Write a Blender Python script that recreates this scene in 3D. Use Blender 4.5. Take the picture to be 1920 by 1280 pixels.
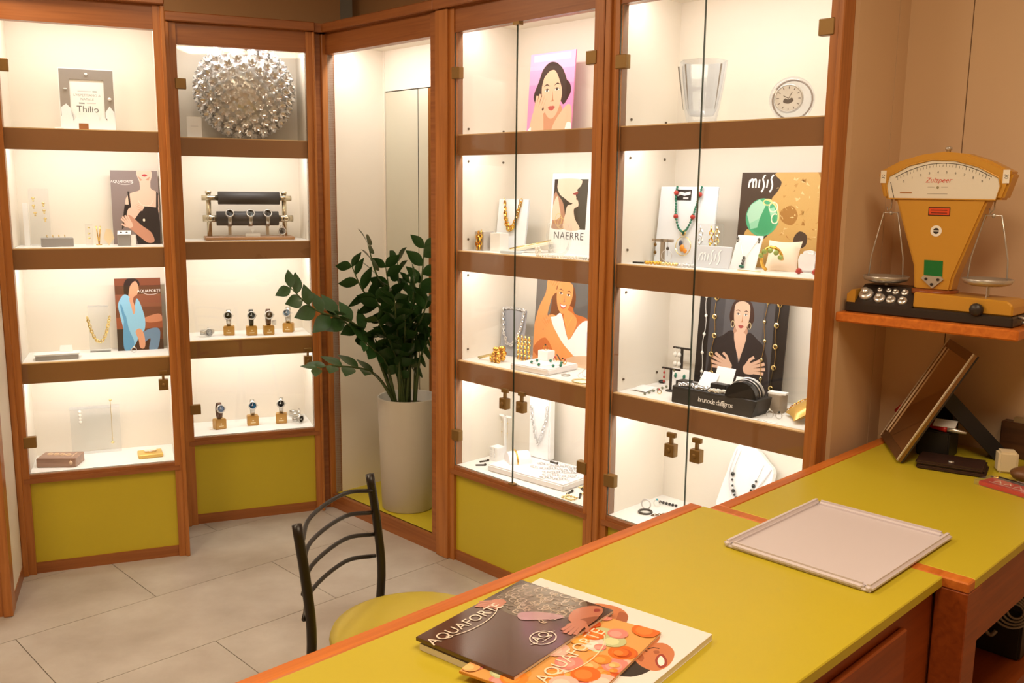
import bpy, bmesh, math, random
from mathutils import Vector, Matrix, Euler
from mathutils.geometry import tessellate_polygon
random.seed(7)
PI = math.pi
S = bpy.context.scene
for o in list(bpy.data.objects): bpy.data.objects.remove(o)
C = S.collection

# ------------------------------------------------------------------ camera, world, exposure, lights
cd = bpy.data.cameras.new('camera'); cam = bpy.data.objects.new('camera', cd); C.objects.link(cam)
cd.sensor_width = 36; cd.lens = 1723.2 / 1920 * 36; cd.clip_start = .02
cam.matrix_world = (Matrix.Translation((0, 0, 1.6)) @ Matrix.Rotation(math.radians(90 - 9.355), 4, 'X')
                    @ Matrix.Rotation(math.radians(.632), 4, 'Z'))
S.camera = cam
wd = bpy.data.worlds.new('world'); S.world = wd; wd.use_nodes = True
wd.node_tree.nodes['Background'].inputs[0].default_value = (1, .8, .58, 1)
wd.node_tree.nodes['Background'].inputs[1].default_value = .10
vs = S.view_settings
vs.view_transform = 'Standard'; vs.look = 'None'; vs.gamma = 1; vs.use_curve_mapping = False
vs.exposure = 0.35

# local frames: x runs right along a row of cabinets, y goes into it, z is up
class Frame:
    def __init__(s, o, a): s.o = Vector((o[0], o[1], 0)); s.a = math.radians(a)
    def p(s, u, w, z=0):
        c, n = math.cos(s.a), math.sin(s.a)
        return Vector((s.o.x + u*c - w*n, s.o.y + u*n + w*c, z))
R = Frame((-.232, 3.825), -45.4)      # niche, two wide units, counters, scale wall
D = Frame((-1.501, 4.221), 21.9)      # watch cabinet
E_ = Frame((-1.973, 3.63), 21.9)      # left cabinet
F_ = Frame((-2.40, 3.05), 21.9)       # cabinet beyond it
ZTOP, Z1, Z2, Z3, Z4, FH = 2.218, 1.82, 1.35, .888, .43, .084
WARM = (1.0, .79, .55); LED = (1.0, .97, .935)

def area(name, loc, sx, sy, power, color, rot):
    l = bpy.data.lights.new(name, 'AREA'); l.shape = 'RECTANGLE'; l.size = sx; l.size_y = sy
    l.energy = power; l.color = color
    o = bpy.data.objects.new(name, l); C.objects.link(o); o.location = loc; o.rotation_euler = rot
    return o
for i, (u, w, p) in enumerate([(2.5, -1.7, 14), (2.7, -1.0, 11), (.6, -2.6, 22), (-.9, -1.7, 18), (.5, -1.3, 10)]):
    area('ceiling_and_fill_lamp', R.p(u, w, 2.72), .55, .55, p, WARM, (0, 0, R.a))  # overhead room light; those over the customer area are added as ambient fill

# ------------------------------------------------------------------ materials
MATS = {}
def mat(name, rgb, rough=.5, metal=0., spec=.5, noise=0., nscale=30, bump=0., coat=0., emit=0.):
    if name in MATS: return MATS[name]
    m = bpy.data.materials.new(name); m.use_nodes = True; N = m.node_tree.nodes; L = m.node_tree.links
    b = N['Principled BSDF']; c = tuple(rgb) + (1,)
    b.inputs['Base Color'].default_value = c; b.inputs['Roughness'].default_value = rough
    b.inputs['Metallic'].default_value = metal; b.inputs['Specular IOR Level'].default_value = spec
    if coat: b.inputs['Coat Weight'].default_value = coat; b.inputs['Coat Roughness'].default_value = .08
    if noise or bump:
        tc = N.new('ShaderNodeTexCoord'); nz = N.new('ShaderNodeTexNoise'); nz.inputs['Scale'].default_value = nscale
        nz.inputs['Detail'].default_value = 4
        L.new(tc.outputs['Object'], nz.inputs['Vector'])
        if noise:
            mx = N.new('ShaderNodeMix'); mx.data_type = 'RGBA'
            mx.inputs[6].default_value = tuple(x*(1-noise) for x in rgb) + (1,)
            mx.inputs[7].default_value = tuple(min(1, x*(1+noise)) for x in rgb) + (1,)
            L.new(nz.outputs['Fac'], mx.inputs[0]); L.new(mx.outputs[2], b.inputs['Base Color'])
        if bump:
            bp = N.new('ShaderNodeBump'); bp.inputs['Strength'].default_value = bump; bp.inputs['Distance'].default_value = .002
            L.new(nz.outputs['Fac'], bp.inputs['Height']); L.new(bp.outputs[0], b.inputs['Normal'])
    MATS[name] = m; return m
def srgb(r, g, b):
    f = lambda v: (v/255/12.92 if v <= 10 else ((v/255+.055)/1.055)**2.4)
    return (f(r), f(g), f(b))
def ink(r, g, b, rough=.4): return mat('ink_%d_%d_%d' % (r, g, b), srgb(r, g, b), rough, spec=.3)
def wood(name, c1, c2, axis=2, rough=.35, scale=1.):
    if name in MATS: return MATS[name]
    m = bpy.data.materials.new(name); m.use_nodes = True; N = m.node_tree.nodes; L = m.node_tree.links
    b = N['Principled BSDF']; b.inputs['Roughness'].default_value = rough; b.inputs['Specular IOR Level'].default_value = .4
    tc = N.new('ShaderNodeTexCoord'); mp = N.new('ShaderNodeMapping'); sc = [38*scale]*3; sc[axis] = 1.6*scale
    mp.inputs['Scale'].default_value = sc
    nz = N.new('ShaderNodeTexNoise'); nz.inputs['Scale'].default_value = 1.6; nz.inputs['Detail'].default_value = 6
    nz.inputs['Distortion'].default_value = .6
    rp = N.new('ShaderNodeValToRGB'); rp.color_ramp.elements[0].position = .3; rp.color_ramp.elements[1].position = .72
    rp.color_ramp.elements[0].color = c1 + (1,); rp.color_ramp.elements[1].color = c2 + (1,)
    L.new(tc.outputs['Object'], mp.inputs['Vector']); L.new(mp.outputs[0], nz.inputs['Vector'])
    L.new(nz.outputs['Fac'], rp.inputs[0]); L.new(rp.outputs[0], b.inputs['Base Color'])
    MATS[name] = m; return m
def glassy(name, tint=(1, 1, 1), ior=1.45, refl=1., white_mix=0., white_col=(.9, .93, 1)):
    if name in MATS: return MATS[name]
    m = bpy.data.materials.new(name); m.use_nodes = True; N = m.node_tree.nodes; L = m.node_tree.links
    N.clear(); out = N.new('ShaderNodeOutputMaterial'); t = N.new('ShaderNodeBsdfTransparent'); g = N.new('ShaderNodeBsdfGlossy')
    t.inputs[0].default_value = tint + (1,); g.inputs['Roughness'].default_value = .02
    fr = N.new('ShaderNodeLayerWeight'); fr.inputs[0].default_value = .5      # Schlick reflectance, same from both sides
    pw = N.new('ShaderNodeMath'); pw.operation = 'POWER'; pw.inputs[1].default_value = 5.
    L.new(fr.outputs['Facing'], pw.inputs[0])
    mu = N.new('ShaderNodeMath'); mu.operation = 'MULTIPLY_ADD'; mu.use_clamp = True; f0 = ((ior-1)/(ior+1))**2 * refl
    mu.inputs[1].default_value = 1 - f0; mu.inputs[2].default_value = f0
    L.new(pw.outputs[0], mu.inputs[0])
    mx = N.new('ShaderNodeMixShader'); L.new(mu.outputs[0], mx.inputs[0]); L.new(t.outputs[0], mx.inputs[1]); L.new(g.outputs[0], mx.inputs[2])
    last = mx
    if white_mix:
        df = N.new('ShaderNodeBsdfDiffuse'); df.inputs[0].default_value = white_col + (1,)
        m2 = N.new('ShaderNodeMixShader'); m2.inputs[0].default_value = white_mix
        L.new(mx.outputs[0], m2.inputs[1]); L.new(df.outputs[0], m2.inputs[2]); last = m2
    L.new(last.outputs[0], out.inputs[0]); MATS[name] = m; return m

W_POST = wood('orange_wood', srgb(158, 96, 44), srgb(188, 122, 62))
W_DARK = wood('brown_wood', srgb(138, 82, 42), srgb(164, 102, 54), axis=0)
W_RIM = wood('rim_wood', srgb(186, 98, 34), srgb(214, 124, 48), axis=1)
W_RED = wood('desk_wood', srgb(132, 60, 20), srgb(160, 78, 28), axis=1)
FASCIA = mat('fascia_brown', srgb(146, 102, 64), .35, noise=.06, nscale=3)
CREAM = mat('cabinet_cream', srgb(236, 228, 214), .55, spec=.3, noise=.02, nscale=5)
WHITE = mat('shelf_white', srgb(240, 238, 234), .45, spec=.3)
YEL = mat('yellow_laminate', srgb(197, 180, 46), .38, noise=.05, nscale=2.5, spec=.4)
BEIGE = mat('beige_panel', srgb(214, 184, 148), .6, noise=.05, nscale=2)
GLASS = glassy('door_glass', (.985, .99, .985))
EDGE = mat('glass_edge', srgb(60, 72, 60), .2)
BRASS = mat('bronze_fitting', srgb(140, 108, 58), .4, metal=.5)
GOLD = mat('gold', srgb(232, 186, 86), .22, metal=1.)
PGOLD = mat('pale_gold', srgb(240, 220, 160), .25, metal=1.)
SILVER = mat('silver', srgb(228, 228, 228), .28, metal=.75)
STEEL = mat('steel', srgb(204, 202, 198), .3, metal=.75)
BLACK = mat('black_plastic', srgb(28, 26, 24), .4)
CARD = mat('white_card', srgb(244, 244, 242), .5, spec=.2)
ACRYL = glassy('acrylic', (.97, .98, .98), 1.4, .9, .05)
CRYSTAL = glassy('crystal', (.95, .97, .99), 1.5, 1.5, .10)  # whitish diffuse share paints in the pale window reflection on the facets
MIRROR = mat('mirror', (.82, .84, .78), .02, metal=1.)
WLEATH = mat('white_leather', srgb(240, 238, 240), .5, bump=.1, nscale=300)
CREAMC = mat('cream_cloth', srgb(246, 226, 204), .6)
GREYB = mat('grey_board', srgb(150, 148, 146), .6)
TAUPE = mat('taupe_stand', srgb(160, 146, 128), .5)

# ------------------------------------------------------------------ mesh building
class MB:
    def __init__(s): s.v = []; s.f = []; s.m = []; s.sm = []; s.M = Matrix.Identity(4); s.mi = 0
    def add(s, vs_, fs, smooth=False):
        k = len(s.v); s.v += [s.M @ Vector(v) for v in vs_]
        for f in fs: s.f.append([k+i for i in f]); s.m.append(s.mi); s.sm.append(smooth)
        return s
    def box(s, x0, x1, y0, y1, z0, z1):
        return s.add([(x0,y0,z0),(x1,y0,z0),(x1,y1,z0),(x0,y1,z0),(x0,y0,z1),(x1,y0,z1),(x1,y1,z1),(x0,y1,z1)],
                     [(0,3,2,1),(4,5,6,7),(0,1,5,4),(1,2,6,5),(2,3,7,6),(3,0,4,7)])
    def tube(s, path, r, n=8, closed=False, flat=1.):
        P = [Vector(p) for p in path]; m = len(P); rs = r if isinstance(r, (list, tuple)) else [r]*m
        vs_ = []; up = None
        for i, p in enumerate(P):
            if closed: t = P[(i+1) % m] - P[i-1]
            else: t = P[min(i+1, m-1)] - P[max(i-1, 0)]
            t.normalize()
            if up is None:
                up = Vector((0,0,1)) if abs(t.z) < .9 else Vector((0,1,0))
            a = t.cross(up)
            if a.length < 1e-5: a = t.orthogonal()
            a.normalize(); b = a.cross(t); up = b
            for k in range(n):
                q = 2*PI*k/n; vs_.append(p + a*math.cos(q)*rs[i]*flat + b*math.sin(q)*rs[i])
        fs = []
        for i in range(m if closed else m-1):
            j = (i+1) % m
            for k in range(n): fs.append((i*n+k, i*n+(k+1) % n, j*n+(k+1) % n, j*n+k))
        if not closed: fs += [tuple(range(n-1, -1, -1)), tuple((m-1)*n+k for k in range(n))]
        return s.add(vs_, fs, n > 5)
    def lathe(s, prof, n=20, c=(0,0,0), ax=None):
        M0 = s.M.copy()
        if ax is not None: s.M = s.M @ Matrix.Translation(c) @ Vector((0,0,1)).rotation_difference(Vector(ax)).to_matrix().to_4x4()
        else: s.M = s.M @ Matrix.Translation(c)
        vs_ = []; fs = []
        for (r, z) in prof:
            for k in range(n): q = 2*PI*k/n; vs_.append((r*math.cos(q), r*math.sin(q), z))
        for i in range(len(prof)-1):
            for k in range(n): fs.append((i*n+k, i*n+(k+1) % n, (i+1)*n+(k+1) % n, (i+1)*n+k))
        if prof[0][0] > 1e-6: fs.append(tuple(range(n-1, -1, -1)))
        if prof[-1][0] > 1e-6: fs.append(tuple((len(prof)-1)*n+k for k in range(n)))
        s.add(vs_, fs, n > 8); s.M = M0; return s
    def ball(s, c, r, sx=1, sy=1, sz=1, n=10, m=7):
        vs_ = []; fs = []
        for i in range(m+1):
            a = PI*i/m
            for k in range(n):
                q = 2*PI*k/n; vs_.append((c[0]+r*sx*math.sin(a)*math.cos(q), c[1]+r*sy*math.sin(a)*math.sin(q), c[2]-r*sz*math.cos(a)))
        for i in range(m):
            for k in range(n): fs.append((i*n+k, i*n+(k+1) % n, (i+1)*n+(k+1) % n, (i+1)*n+k))
        return s.add(vs_, fs, True)
    def prism(s, poly, y0, y1):      # polygon in x,z extruded along y
        n = len(poly); vs_ = [(x, y0, z) for x, z in poly] + [(x, y1, z) for x, z in poly]
        fs = [tuple(range(n)), tuple(range(2*n-1, n-1, -1))] + [((i+1) % n, i, n+i, n+(i+1) % n) for i in range(n)]
        return s.add(vs_, fs)
    def torus(s, c, Rr, r, ax=(0,0,1), n=14, m=6, sx=1., sy=1.):
        q = Vector((0,0,1)).rotation_difference(Vector(ax)).to_matrix()
        return s.tube([Vector(c) + q @ Vector((Rr*sx*math.cos(2*PI*k/n), Rr*sy*math.sin(2*PI*k/n), 0)) for k in range(n)], r, m, True)
    def build(s, name, mats, parent=None, bevel=0, seg=2):
        me = bpy.data.meshes.new(name); me.from_pydata([tuple(v) for v in s.v], [], s.f)
        for m in (mats if isinstance(mats, (list, tuple)) else [mats]): me.materials.append(m)
        for i, p in enumerate(me.polygons): p.material_index = s.m[i]; p.use_smooth = s.sm[i]
        bm = bmesh.new(); bm.from_mesh(me)
        if bevel:
            bmesh.ops.remove_doubles(bm, verts=bm.verts, dist=1e-6)
            ed = [e for e in bm.edges if e.is_manifold and e.calc_face_angle(0) > .5]
            bmesh.ops.bevel(bm, geom=ed, offset=bevel, segments=seg, affect='EDGES', clamp_overlap=True)
        bmesh.ops.recalc_face_normals(bm, faces=bm.faces); bm.to_mesh(me); bm.free(); me.update()
        o = bpy.data.objects.new(name, me); C.objects.link(o)
        if parent: o.parent = parent
        return o
def tag(o, label, cat, group=None):
    o['label'] = label; o['category'] = cat
    if group: o['group'] = group
    return o
def thing(name, label, cat, fr, u, w, z, rot=0, tilt=0, group=None):
    o = bpy.data.objects.new(name, None); C.objects.link(o); o.empty_display_size = .05
    o.location = fr.p(u, w, z) if fr else (u, w, z)
    o.rotation_euler = (math.radians(tilt), 0, (fr.a if fr else 0) + math.radians(rot))
    return tag(o, label, cat, group)
def solo(mb, name, m, label, cat, fr, u, w, z, rot=0, tilt=0, group=None, bevel=0):
    o = mb.build(name, m, None, bevel); o.location = fr.p(u, w, z) if fr else (u, w, z)
    o.rotation_euler = (math.radians(tilt), 0, (fr.a if fr else 0) + math.radians(rot))
    return tag(o, label, cat, group)
def struct(o): o['kind'] = 'structure'; return o
def child(o, p): o.parent = p; return o
def clone(o, parent=None):
    c = o.copy(); C.objects.link(c)
    if parent: c.parent = parent
    return c
def smooth_poly(pts, k=4):
    n = len(pts); out = []
    for i in range(n):
        p0, p1, p2, p3 = [Vector(pts[(i+j-1) % n]) for j in range(4)]
        for q in range(k):
            t = q/k
            out.append(.5*((2*p1)+(p2-p0)*t+(2*p0-5*p1+4*p2-p3)*t*t+(3*p1-p0-3*p2+p3)*t*t*t))
    return [(v[0], v[1]) for v in out]
def spline(pts, k=6):
    P = [Vector(p) for p in pts]; P = [2*P[0]-P[1]] + P + [2*P[-1]-P[-2]]; out = []
    for i in range(1, len(P)-2):
        p0, p1, p2, p3 = P[i-1:i+3]
        for q in range(k):
            t = q/k
            out.append(.5*((2*p1)+(p2-p0)*t+(2*p0-5*p1+4*p2-p3)*t*t+(3*p1-p0-3*p2+p3)*t*t*t))
    return out + [P[-2]]
def text_polys(txt, size, shear=0, spacing=1.):
    cu = bpy.data.curves.new('t', 'FONT'); cu.body = txt; cu.size = size; cu.shear = shear; cu.space_character = spacing
    cu.align_x = 'CENTER'; cu.align_y = 'CENTER'; cu.resolution_u = 3
    o = bpy.data.objects.new('t', cu); C.objects.link(o)
    dg = bpy.context.evaluated_depsgraph_get(); me = bpy.data.meshes.new_from_object(o.evaluated_get(dg))
    vs_ = [v.co.copy() for v in me.vertices]; fs = [list(p.vertices) for p in me.polygons]
    bpy.data.objects.remove(o); bpy.data.curves.remove(cu); bpy.data.meshes.remove(me)
    return vs_, fs
class Art:                            # flat print in a w x h rectangle, x right, y up, lifted a hair along +z
    def __init__(s, w, h): s.w, s.h = w, h; s.v = []; s.f = []; s.m = []; s.mats = []; s.k = 0
    def _m(s, m):
        if m not in s.mats: s.mats.append(m)
        return s.mats.index(m)
    def poly(s, m, pts, smooth=True, k=4, clip=True):
        if smooth: pts = smooth_poly(pts, k)
        if clip: pts = [(min(1, max(0, x)), min(1, max(0, y))) for x, y in pts]
        s.k += 1; z = .000008*s.k; b = len(s.v)
        V = [Vector((x*s.w, y*s.h, z)) for x, y in pts]
        tris = tessellate_polygon([V]); s.v += V; mi = s._m(m)
        for t in tris:
            a, q, c = [V[i] for i in t]
            if (q-a).cross(c-a).z < 0: t = (t[0], t[2], t[1])
            s.f.append([b+i for i in t]); s.m.append(mi)
    def rect(s, m, x0, y0, x1, y1): s.poly(m, [(x0,y0),(x1,y0),(x1,y1),(x0,y1)], False)
    def oval(s, m, cx, cy, rx, ry, rot=0, n=18):
        a = s.w/s.h
        s.poly(m, [(cx+(rx*math.cos(q)*math.cos(rot)-ry/a*math.sin(q)*math.sin(rot)), cy+(rx*a*math.cos(q)*math.sin(rot)+ry*math.sin(q)*math.cos(rot)))
                   for q in [2*PI*i/n for i in range(n)]], False)
    def ring(s, m, cx, cy, rx, ry, t, a0=0, a1=360, n=24):
        s.line(m, [(cx+rx*math.cos(math.radians(a0+(a1-a0)*i/n)), cy+ry*math.sin(math.radians(a0+(a1-a0)*i/n))) for i in range(n+1)], t)
    def line(s, m, pts, t):          # ribbon of thickness t metres
        P = [Vector((x*s.w, y*s.h, 0)) for x, y in pts]; s.k += 1; z = .000008*s.k; b = len(s.v); n = len(P); mi = s._m(m)
        for i in range(n):
            d = (P[min(i+1, n-1)] - P[max(i-1, 0)]); d.normalize(); e = Vector((-d.y, d.x, 0))*t/2
            s.v += [P[i]-e+Vector((0,0,z)), P[i]+e+Vector((0,0,z))]
        for i in range(n-1): s.f.append([b+2*i, b+2*i+2, b+2*i+3, b+2*i+1]); s.m.append(mi)
    def text(s, m, txt, cx, cy, size, rot=0, shear=0, spacing=1.):
        vs_, fs = text_polys(txt, size, shear, spacing); s.k += 1; b = len(s.v); mi = s._m(m); c, n = math.cos(rot), math.sin(rot)
        for v in vs_: s.v.append(Vector((cx*s.w + v.x*c - v.y*n, cy*s.h + v.x*n + v.y*c, .000008*s.k)))
        for f in fs: s.f.append([b+i for i in f]); s.m.append(mi)
    def build(s, parent, loc=(0,0,0), stand=True, name='printed_picture'):
        me = bpy.data.meshes.new(name); me.from_pydata([tuple(v) for v in s.v], [], s.f)
        for m in s.mats: me.materials.append(m)
        for i, p in enumerate(me.polygons): p.material_index = s.m[i]
        me.update(); o = bpy.data.objects.new(name, me); C.objects.link(o); o.parent = parent
        o.location = loc; o.rotation_euler = (PI/2, 0, 0) if stand else (0, 0, 0)
        return o
def hand(a, cx, cy, L, ang, skin, shade, spread=.22, flip=1):
    # palm, four fingers and a thumb; L is hand length in metres, ang the pointing direction
    def T(x, y): return (cx + (x*math.cos(ang) - y*flip*math.sin(ang))*L/a.w, cy + (x*math.sin(ang) + y*flip*math.cos(ang))*L/a.h)
    a.poly(skin, [T(-.5,-.2), T(-.05,-.26), T(.1,0), T(-.05,.26), T(-.5,.2), T(-.6,0)])
    for i, (y, ln) in enumerate(((-.2, .42), (-.07, .55), (.07, .56), (.2, .46))):
        q = spread*(i-1.5); p0 = T(-.05, y); p1 = T(ln*.6, y + math.sin(q)*ln*.6); p2 = T(ln, y*1.0 + math.sin(q)*ln)
        a.line(shade, [p0, p1, p2], L*.155); a.line(skin, [p0, p1, p2], L*.125)
    a.line(skin, [T(-.4, .18), T(-.15, .42), T(.08, .5)], L*.14)
def face(a, cx, cy, fw, fh, skin, dark, lip, tilt=0., smile=False, brow=None):
    sh = ink(max(0, 190), 130, 95)
    c, n = math.cos(tilt), math.sin(tilt); asp = a.w/a.h
    def T(x, y): X, Y = x*fw, y*fh/asp; return (cx + X*c - Y*n, cy + (X*n + Y*c)*asp)
    a.poly(skin, [T(-.5,.2), T(-.42,.5), T(0,.62), T(.42,.5), T(.5,.2), T(.46,-.15), T(.3,-.48), T(.1,-.64), T(-.1,-.64), T(-.3,-.48), T(-.46,-.15)])
    for e in (-1, 1):
        a.poly(brow or dark, [T(e*.1,.2), T(e*.26,.27), T(e*.4,.2), T(e*.26,.235)])
        a.poly(ink(240,235,230), [T(e*.12,.09), T(e*.24,.135), T(e*.36,.09), T(e*.24,.06)])
        a.oval(dark, *T(e*.24,.097), fw*.045, fw*.045*asp)
        a.poly(dark, [T(e*.10,.09), T(e*.24,.15), T(e*.38,.09), T(e*.24,.13)])
    a.poly(sh, [T(.03,.08), T(.07,-.14), T(.1,-.2), T(-.08,-.2), T(.02,-.16)])
    if smile:
        a.poly(lip, [T(-.22,-.3), T(0,-.33), T(.22,-.29), T(.1,-.45), T(-.1,-.45)])
        a.poly(ink(250,248,244), [T(-.17,-.325), T(0,-.345), T(.17,-.315), T(.08,-.4), T(-.08,-.4)])
    else:
        a.poly(lip, [T(-.17,-.36), T(-.05,-.32), T(0,-.335), T(.05,-.32), T(.17,-.36), T(.06,-.44), T(-.06,-.44)])

# ------------------------------------------------------------------ room shell
fl = struct(MB().box(-4, 4.1, -4.4, 1.4, -.06, -.004).build('floor', mat('grout', srgb(104, 92, 78), .8)))
fl.location = R.p(0, 0); fl.rotation_euler = (0, 0, R.a)
def tile_mat():
    m = bpy.data.materials.new('stone_tile'); m.use_nodes = True; N = m.node_tree.nodes; L = m.node_tree.links
    b = N['Principled BSDF']; tc = N.new('ShaderNodeNewGeometry'); n1 = N.new('ShaderNodeTexNoise'); n1.inputs['Scale'].default_value = 2.2
    n1.inputs['Detail'].default_value = 7; n1.inputs['Roughness'].default_value = .6
    L.new(tc.outputs['Position'], n1.inputs['Vector'])
    rp = N.new('ShaderNodeValToRGB'); rp.color_ramp.elements[0].position = .35; rp.color_ramp.elements[1].position = .68
    rp.color_ramp.elements[0].color = srgb(164, 154, 144) + (1,); rp.color_ramp.elements[1].color = srgb(196, 190, 182) + (1,)
    L.new(n1.outputs['Fac'], rp.inputs[0]); L.new(rp.outputs[0], b.inputs['Base Color'])
    rr = N.new('ShaderNodeMapRange'); rr.inputs[3].default_value = .28; rr.inputs[4].default_value = .5
    L.new(n1.outputs['Fac'], rr.inputs[0]); L.new(rr.outputs[0], b.inputs['Roughness'])
    return m
TW, TL = .496, 1.02
tile0 = MB().box(.0015, TW-.0015, .0015, TL-.0015, -.004, 0).build('tile', tile_mat(), fl)
first = True
for i in range(-8, 9):
    for j in range(-5, 3):
        u = -.03 + TW*i; w = -.605 + TL*j + (TL/2 if i % 2 == 0 else 0)
        if u < -3.9 or u > 3.6 or w < -4.3 or w + TL > 1.4: continue
        t = tile0 if first else clone(tile0, fl); first = False
        t.location = (u, w, 0)
UPPER = mat('brown_upper_wall', srgb(176, 140, 100), .7, noise=.04, nscale=3)
CEIL = mat('ceiling_paint', srgb(214, 190, 158), .7)
def wallbox(name, fr, u0, u1, w0, w1, z0, z1, m):
    o = struct(MB().box(u0, u1, w0, w1, z0, z1).build(name, m)); o.location = fr.p(0, 0); o.rotation_euler = (0, 0, fr.a); return o
wallbox('ceiling', R, -4, 4.1, -4.4, 1.4, 2.75, 2.85, CEIL)
wallbox('wall_back', R, -1.25, 1.60, .37, .47, 0, 2.75, UPPER)
wallbox('wall_left', D, -2.6, .80, .33, .43, 0, 2.75, UPPER)
wr = wallbox('wall_right', R, 1.56, 4.05, .373, .47, 0, 2.75, mat('joint_dark', srgb(70, 48, 30), .8))
us = [1.655, 1.843, 2.443, 3.043, 3.643, 4.0]
for a, b in zip(us, us[1:]):
    MB().box(a+.0016, b-.0016, .36, .376, .0, 2.74).build('panel', BEIGE, wr)
wallbox('wall_side', R, 4.0, 4.1, -4.4, .3, 0, 2.75, BEIGE)
wallbox('wall_front', R, -4, 4.1, -4.4, -4.3, 0, 2.75, BEIGE)
wallbox('wall_entrance', R, -4.0, -3.9, -4.4, 1.4, 0, 2.75, BEIGE)

# ------------------------------------------------------------------ display cabinets
def hinge(pane, x, z, side):          # bronze clamp at the outer edge of a glass leaf
    MB().box(min(x, x+side*.047), max(x, x+side*.047), -.022, .004, z-.023, z+.023).build('hinge', BRASS, pane, .002, 1)
def lock(pane, x, z):
    mb = MB().box(x-.019, x+.019, -.026, .002, z-.022, z+.022)
    mb.box(x-.005, x+.005, -.018, -.004, z+.02, z+.05).box(x-.017, x+.017, -.018, -.004, z+.044, z+.06)
    mb.lathe([(.009, 0), (.009, .003)], 12, (x, -.026, z), (0, -1, 0))
    mb.build('lock', BRASS, pane, .0015, 1)
def pane(cab, x0, x1):
    mb = MB(); z0, z1 = Z4+.003, ZTOP-.002; y0, y1 = -.013, -.007
    mb.add([(x0,y0,z0),(x1,y0,z0),(x1,y0,z1),(x0,y0,z1),(x0,y1,z0),(x1,y1,z0),(x1,y1,z1),(x0,y1,z1)],
           [(0,1,2,3),(5,4,7,6),(0,4,5,1),(1,5,6,2),(2,6,7,3),(3,7,4,0)])
    mb.m = [0, 0, 1, 1, 1, 1]
    return mb.build('glass_door', [GLASS, EDGE], cab)
def cabinet(label, fr, u0, width, depth, postL, postR, double, hinges, locks, pins=True, power=2.3, lit=True):
    c = thing('display_cabinet', label, 'cabinet', fr, u0, 0, 0); W = width; t = .016
    for x0, x1 in ((-t, 0), (W, W+t)):
        MB().box(x0, x1, .002, depth, 0, 2.29).build('side_panel', CREAM, c)
    MB().box(-t, W+t, depth, depth+.01, 0, 2.29).build('back_panel', CREAM, c)
    MB().box(0, W, .03, depth, 2.268, 2.285).build('top_board', CREAM, c)
    for zs in (Z1, Z2, Z3):
        sh = MB().box(.001, W-.001, .022, depth-.001, zs-.018, zs).build('shelf', WHITE, c)
        MB().box(.0005, W-.0005, .004, .024, zs-FH, zs-.004).build('fascia', FASCIA, sh)
        MB().box(.0005, W-.0005, .003, .024, zs-.004, zs).build('edge_strip', mat('edge_light', srgb(226, 190, 140), .4), sh)
    MB().box(.001, W-.001, .0, depth-.001, Z4-.018, Z4).build('bottom_shelf', WHITE, c)
    MB().box(-.02, W+.02, -.022, .02, .393, Z4-.018).box(-.01, W+.01, -.016, .0, Z4-.018, Z4-.004).build('sill', W_RIM if False else W_DARK, c)
    MB().box(.0, W, -.002, .016, .047, .393).build('lower_panel', YEL, c)
    MB().box(-.01, W+.01, -.008, .02, 0, .047).build('plinth', W_DARK, c)
    for s_, pw in ((-1, postL), (1, postR)):
        if pw <= 0: continue
        x = 0 if s_ < 0 else W
        a, b = sorted((x + s_*.028, x + s_*pw)); MB().box(a, b, -.032, .05, 0, 2.31).build('post', W_POST, c, .003, 1)
        a, b = sorted((x, x + s_*.03)); MB().box(a, b, -.018, .03, 0, 2.31).build('door_frame', W_POST, c)
    xl, xr = -postL if postL > 0 else -.03, W + (postR if postR > 0 else .03)
    MB().box(xl, xr, -.012, .03, ZTOP, 2.312).build('header', W_DARK, c)
    MB().box(xl, xr, -.045, .05, 2.312, 2.352).build('crown', W_DARK, c, .004, 1)
    if double is not None:
        for k, (x0, x1) in enumerate(((.002, double-.0015), (double+.0015, W-.002)) if double else ((.002, W-.002),)):
            g = pane(c, x0, x1)
            for hx, hz in hinges:
                side = 1 if hx == 'l' else -1; x = 0 if hx == 'l' else W
                if double and ((k == 0) != (hx == 'l')): continue
                hinge(g, x - side*.012, hz, side)
            for lx, lz in locks:
                if x0 < lx < x1: lock(g, lx, lz)
        if double:
            MB().box(double-.016, double+.016, -.02, .004, ZTOP-.012, ZTOP).build('door_catch', BRASS, c)
            MB().box(double-.014, double+.016, -.02, .0, Z4-.003, Z4+.004).build('door_catch', BRASS, c)
    if pins:
        for zz in (Z1+.025, Z1-.105, Z2+.045, Z2-.105, Z3+.04):
            for yy in (.06, depth-.07):
                MB().lathe([(.0045, 0), (.0045, .004)], 8, (0, yy, zz), (1, 0, 0)).build('shelf_pin', mat('pin', srgb(90, 76, 60), .5), c)
    if lit:
        for zz in (2.262, Z1-.024, Z2-.024, Z3-.024):
            p = fr.p(u0 + W/2, .05, zz)
            area('shelf_strip_light', p, W*.94, .03, power*W, LED, (math.radians(18), 0, fr.a))
    return c
cabinet('wide cabinet with pink beauty poster on its top shelf, next to the plant niche', R, 0, .736, .33, .104, .054, .352,
        [('l', 2.06), ('l', .565), ('r', 2.055), ('r', .585)], [(.305, .755), (.40, .757)])
cabinet('wide cabinet with a glass vase on its top shelf, beside the scale wall', R, .845, .755, .33, .052, .046, .335,
        [('l', 2.03), ('l', .565), ('r', 2.06), ('r', .585)], [(.272, .735), (.375, .737)])
cabinet('narrow cabinet of watches with a silver petal ball on top shelf', D, 0, .565, .28, .045, .04, 0,
        [('l', 2.05), ('l', .565)], [(.54, .77)], pins=False)
cabinet('narrow cabinet with gold jewellery and two fashion posters', E_, 0, .559, .28, .05, .045, 0,
        [('l', 2.05), ('l', .565)], [(.53, .77)], pins=False)
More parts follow.
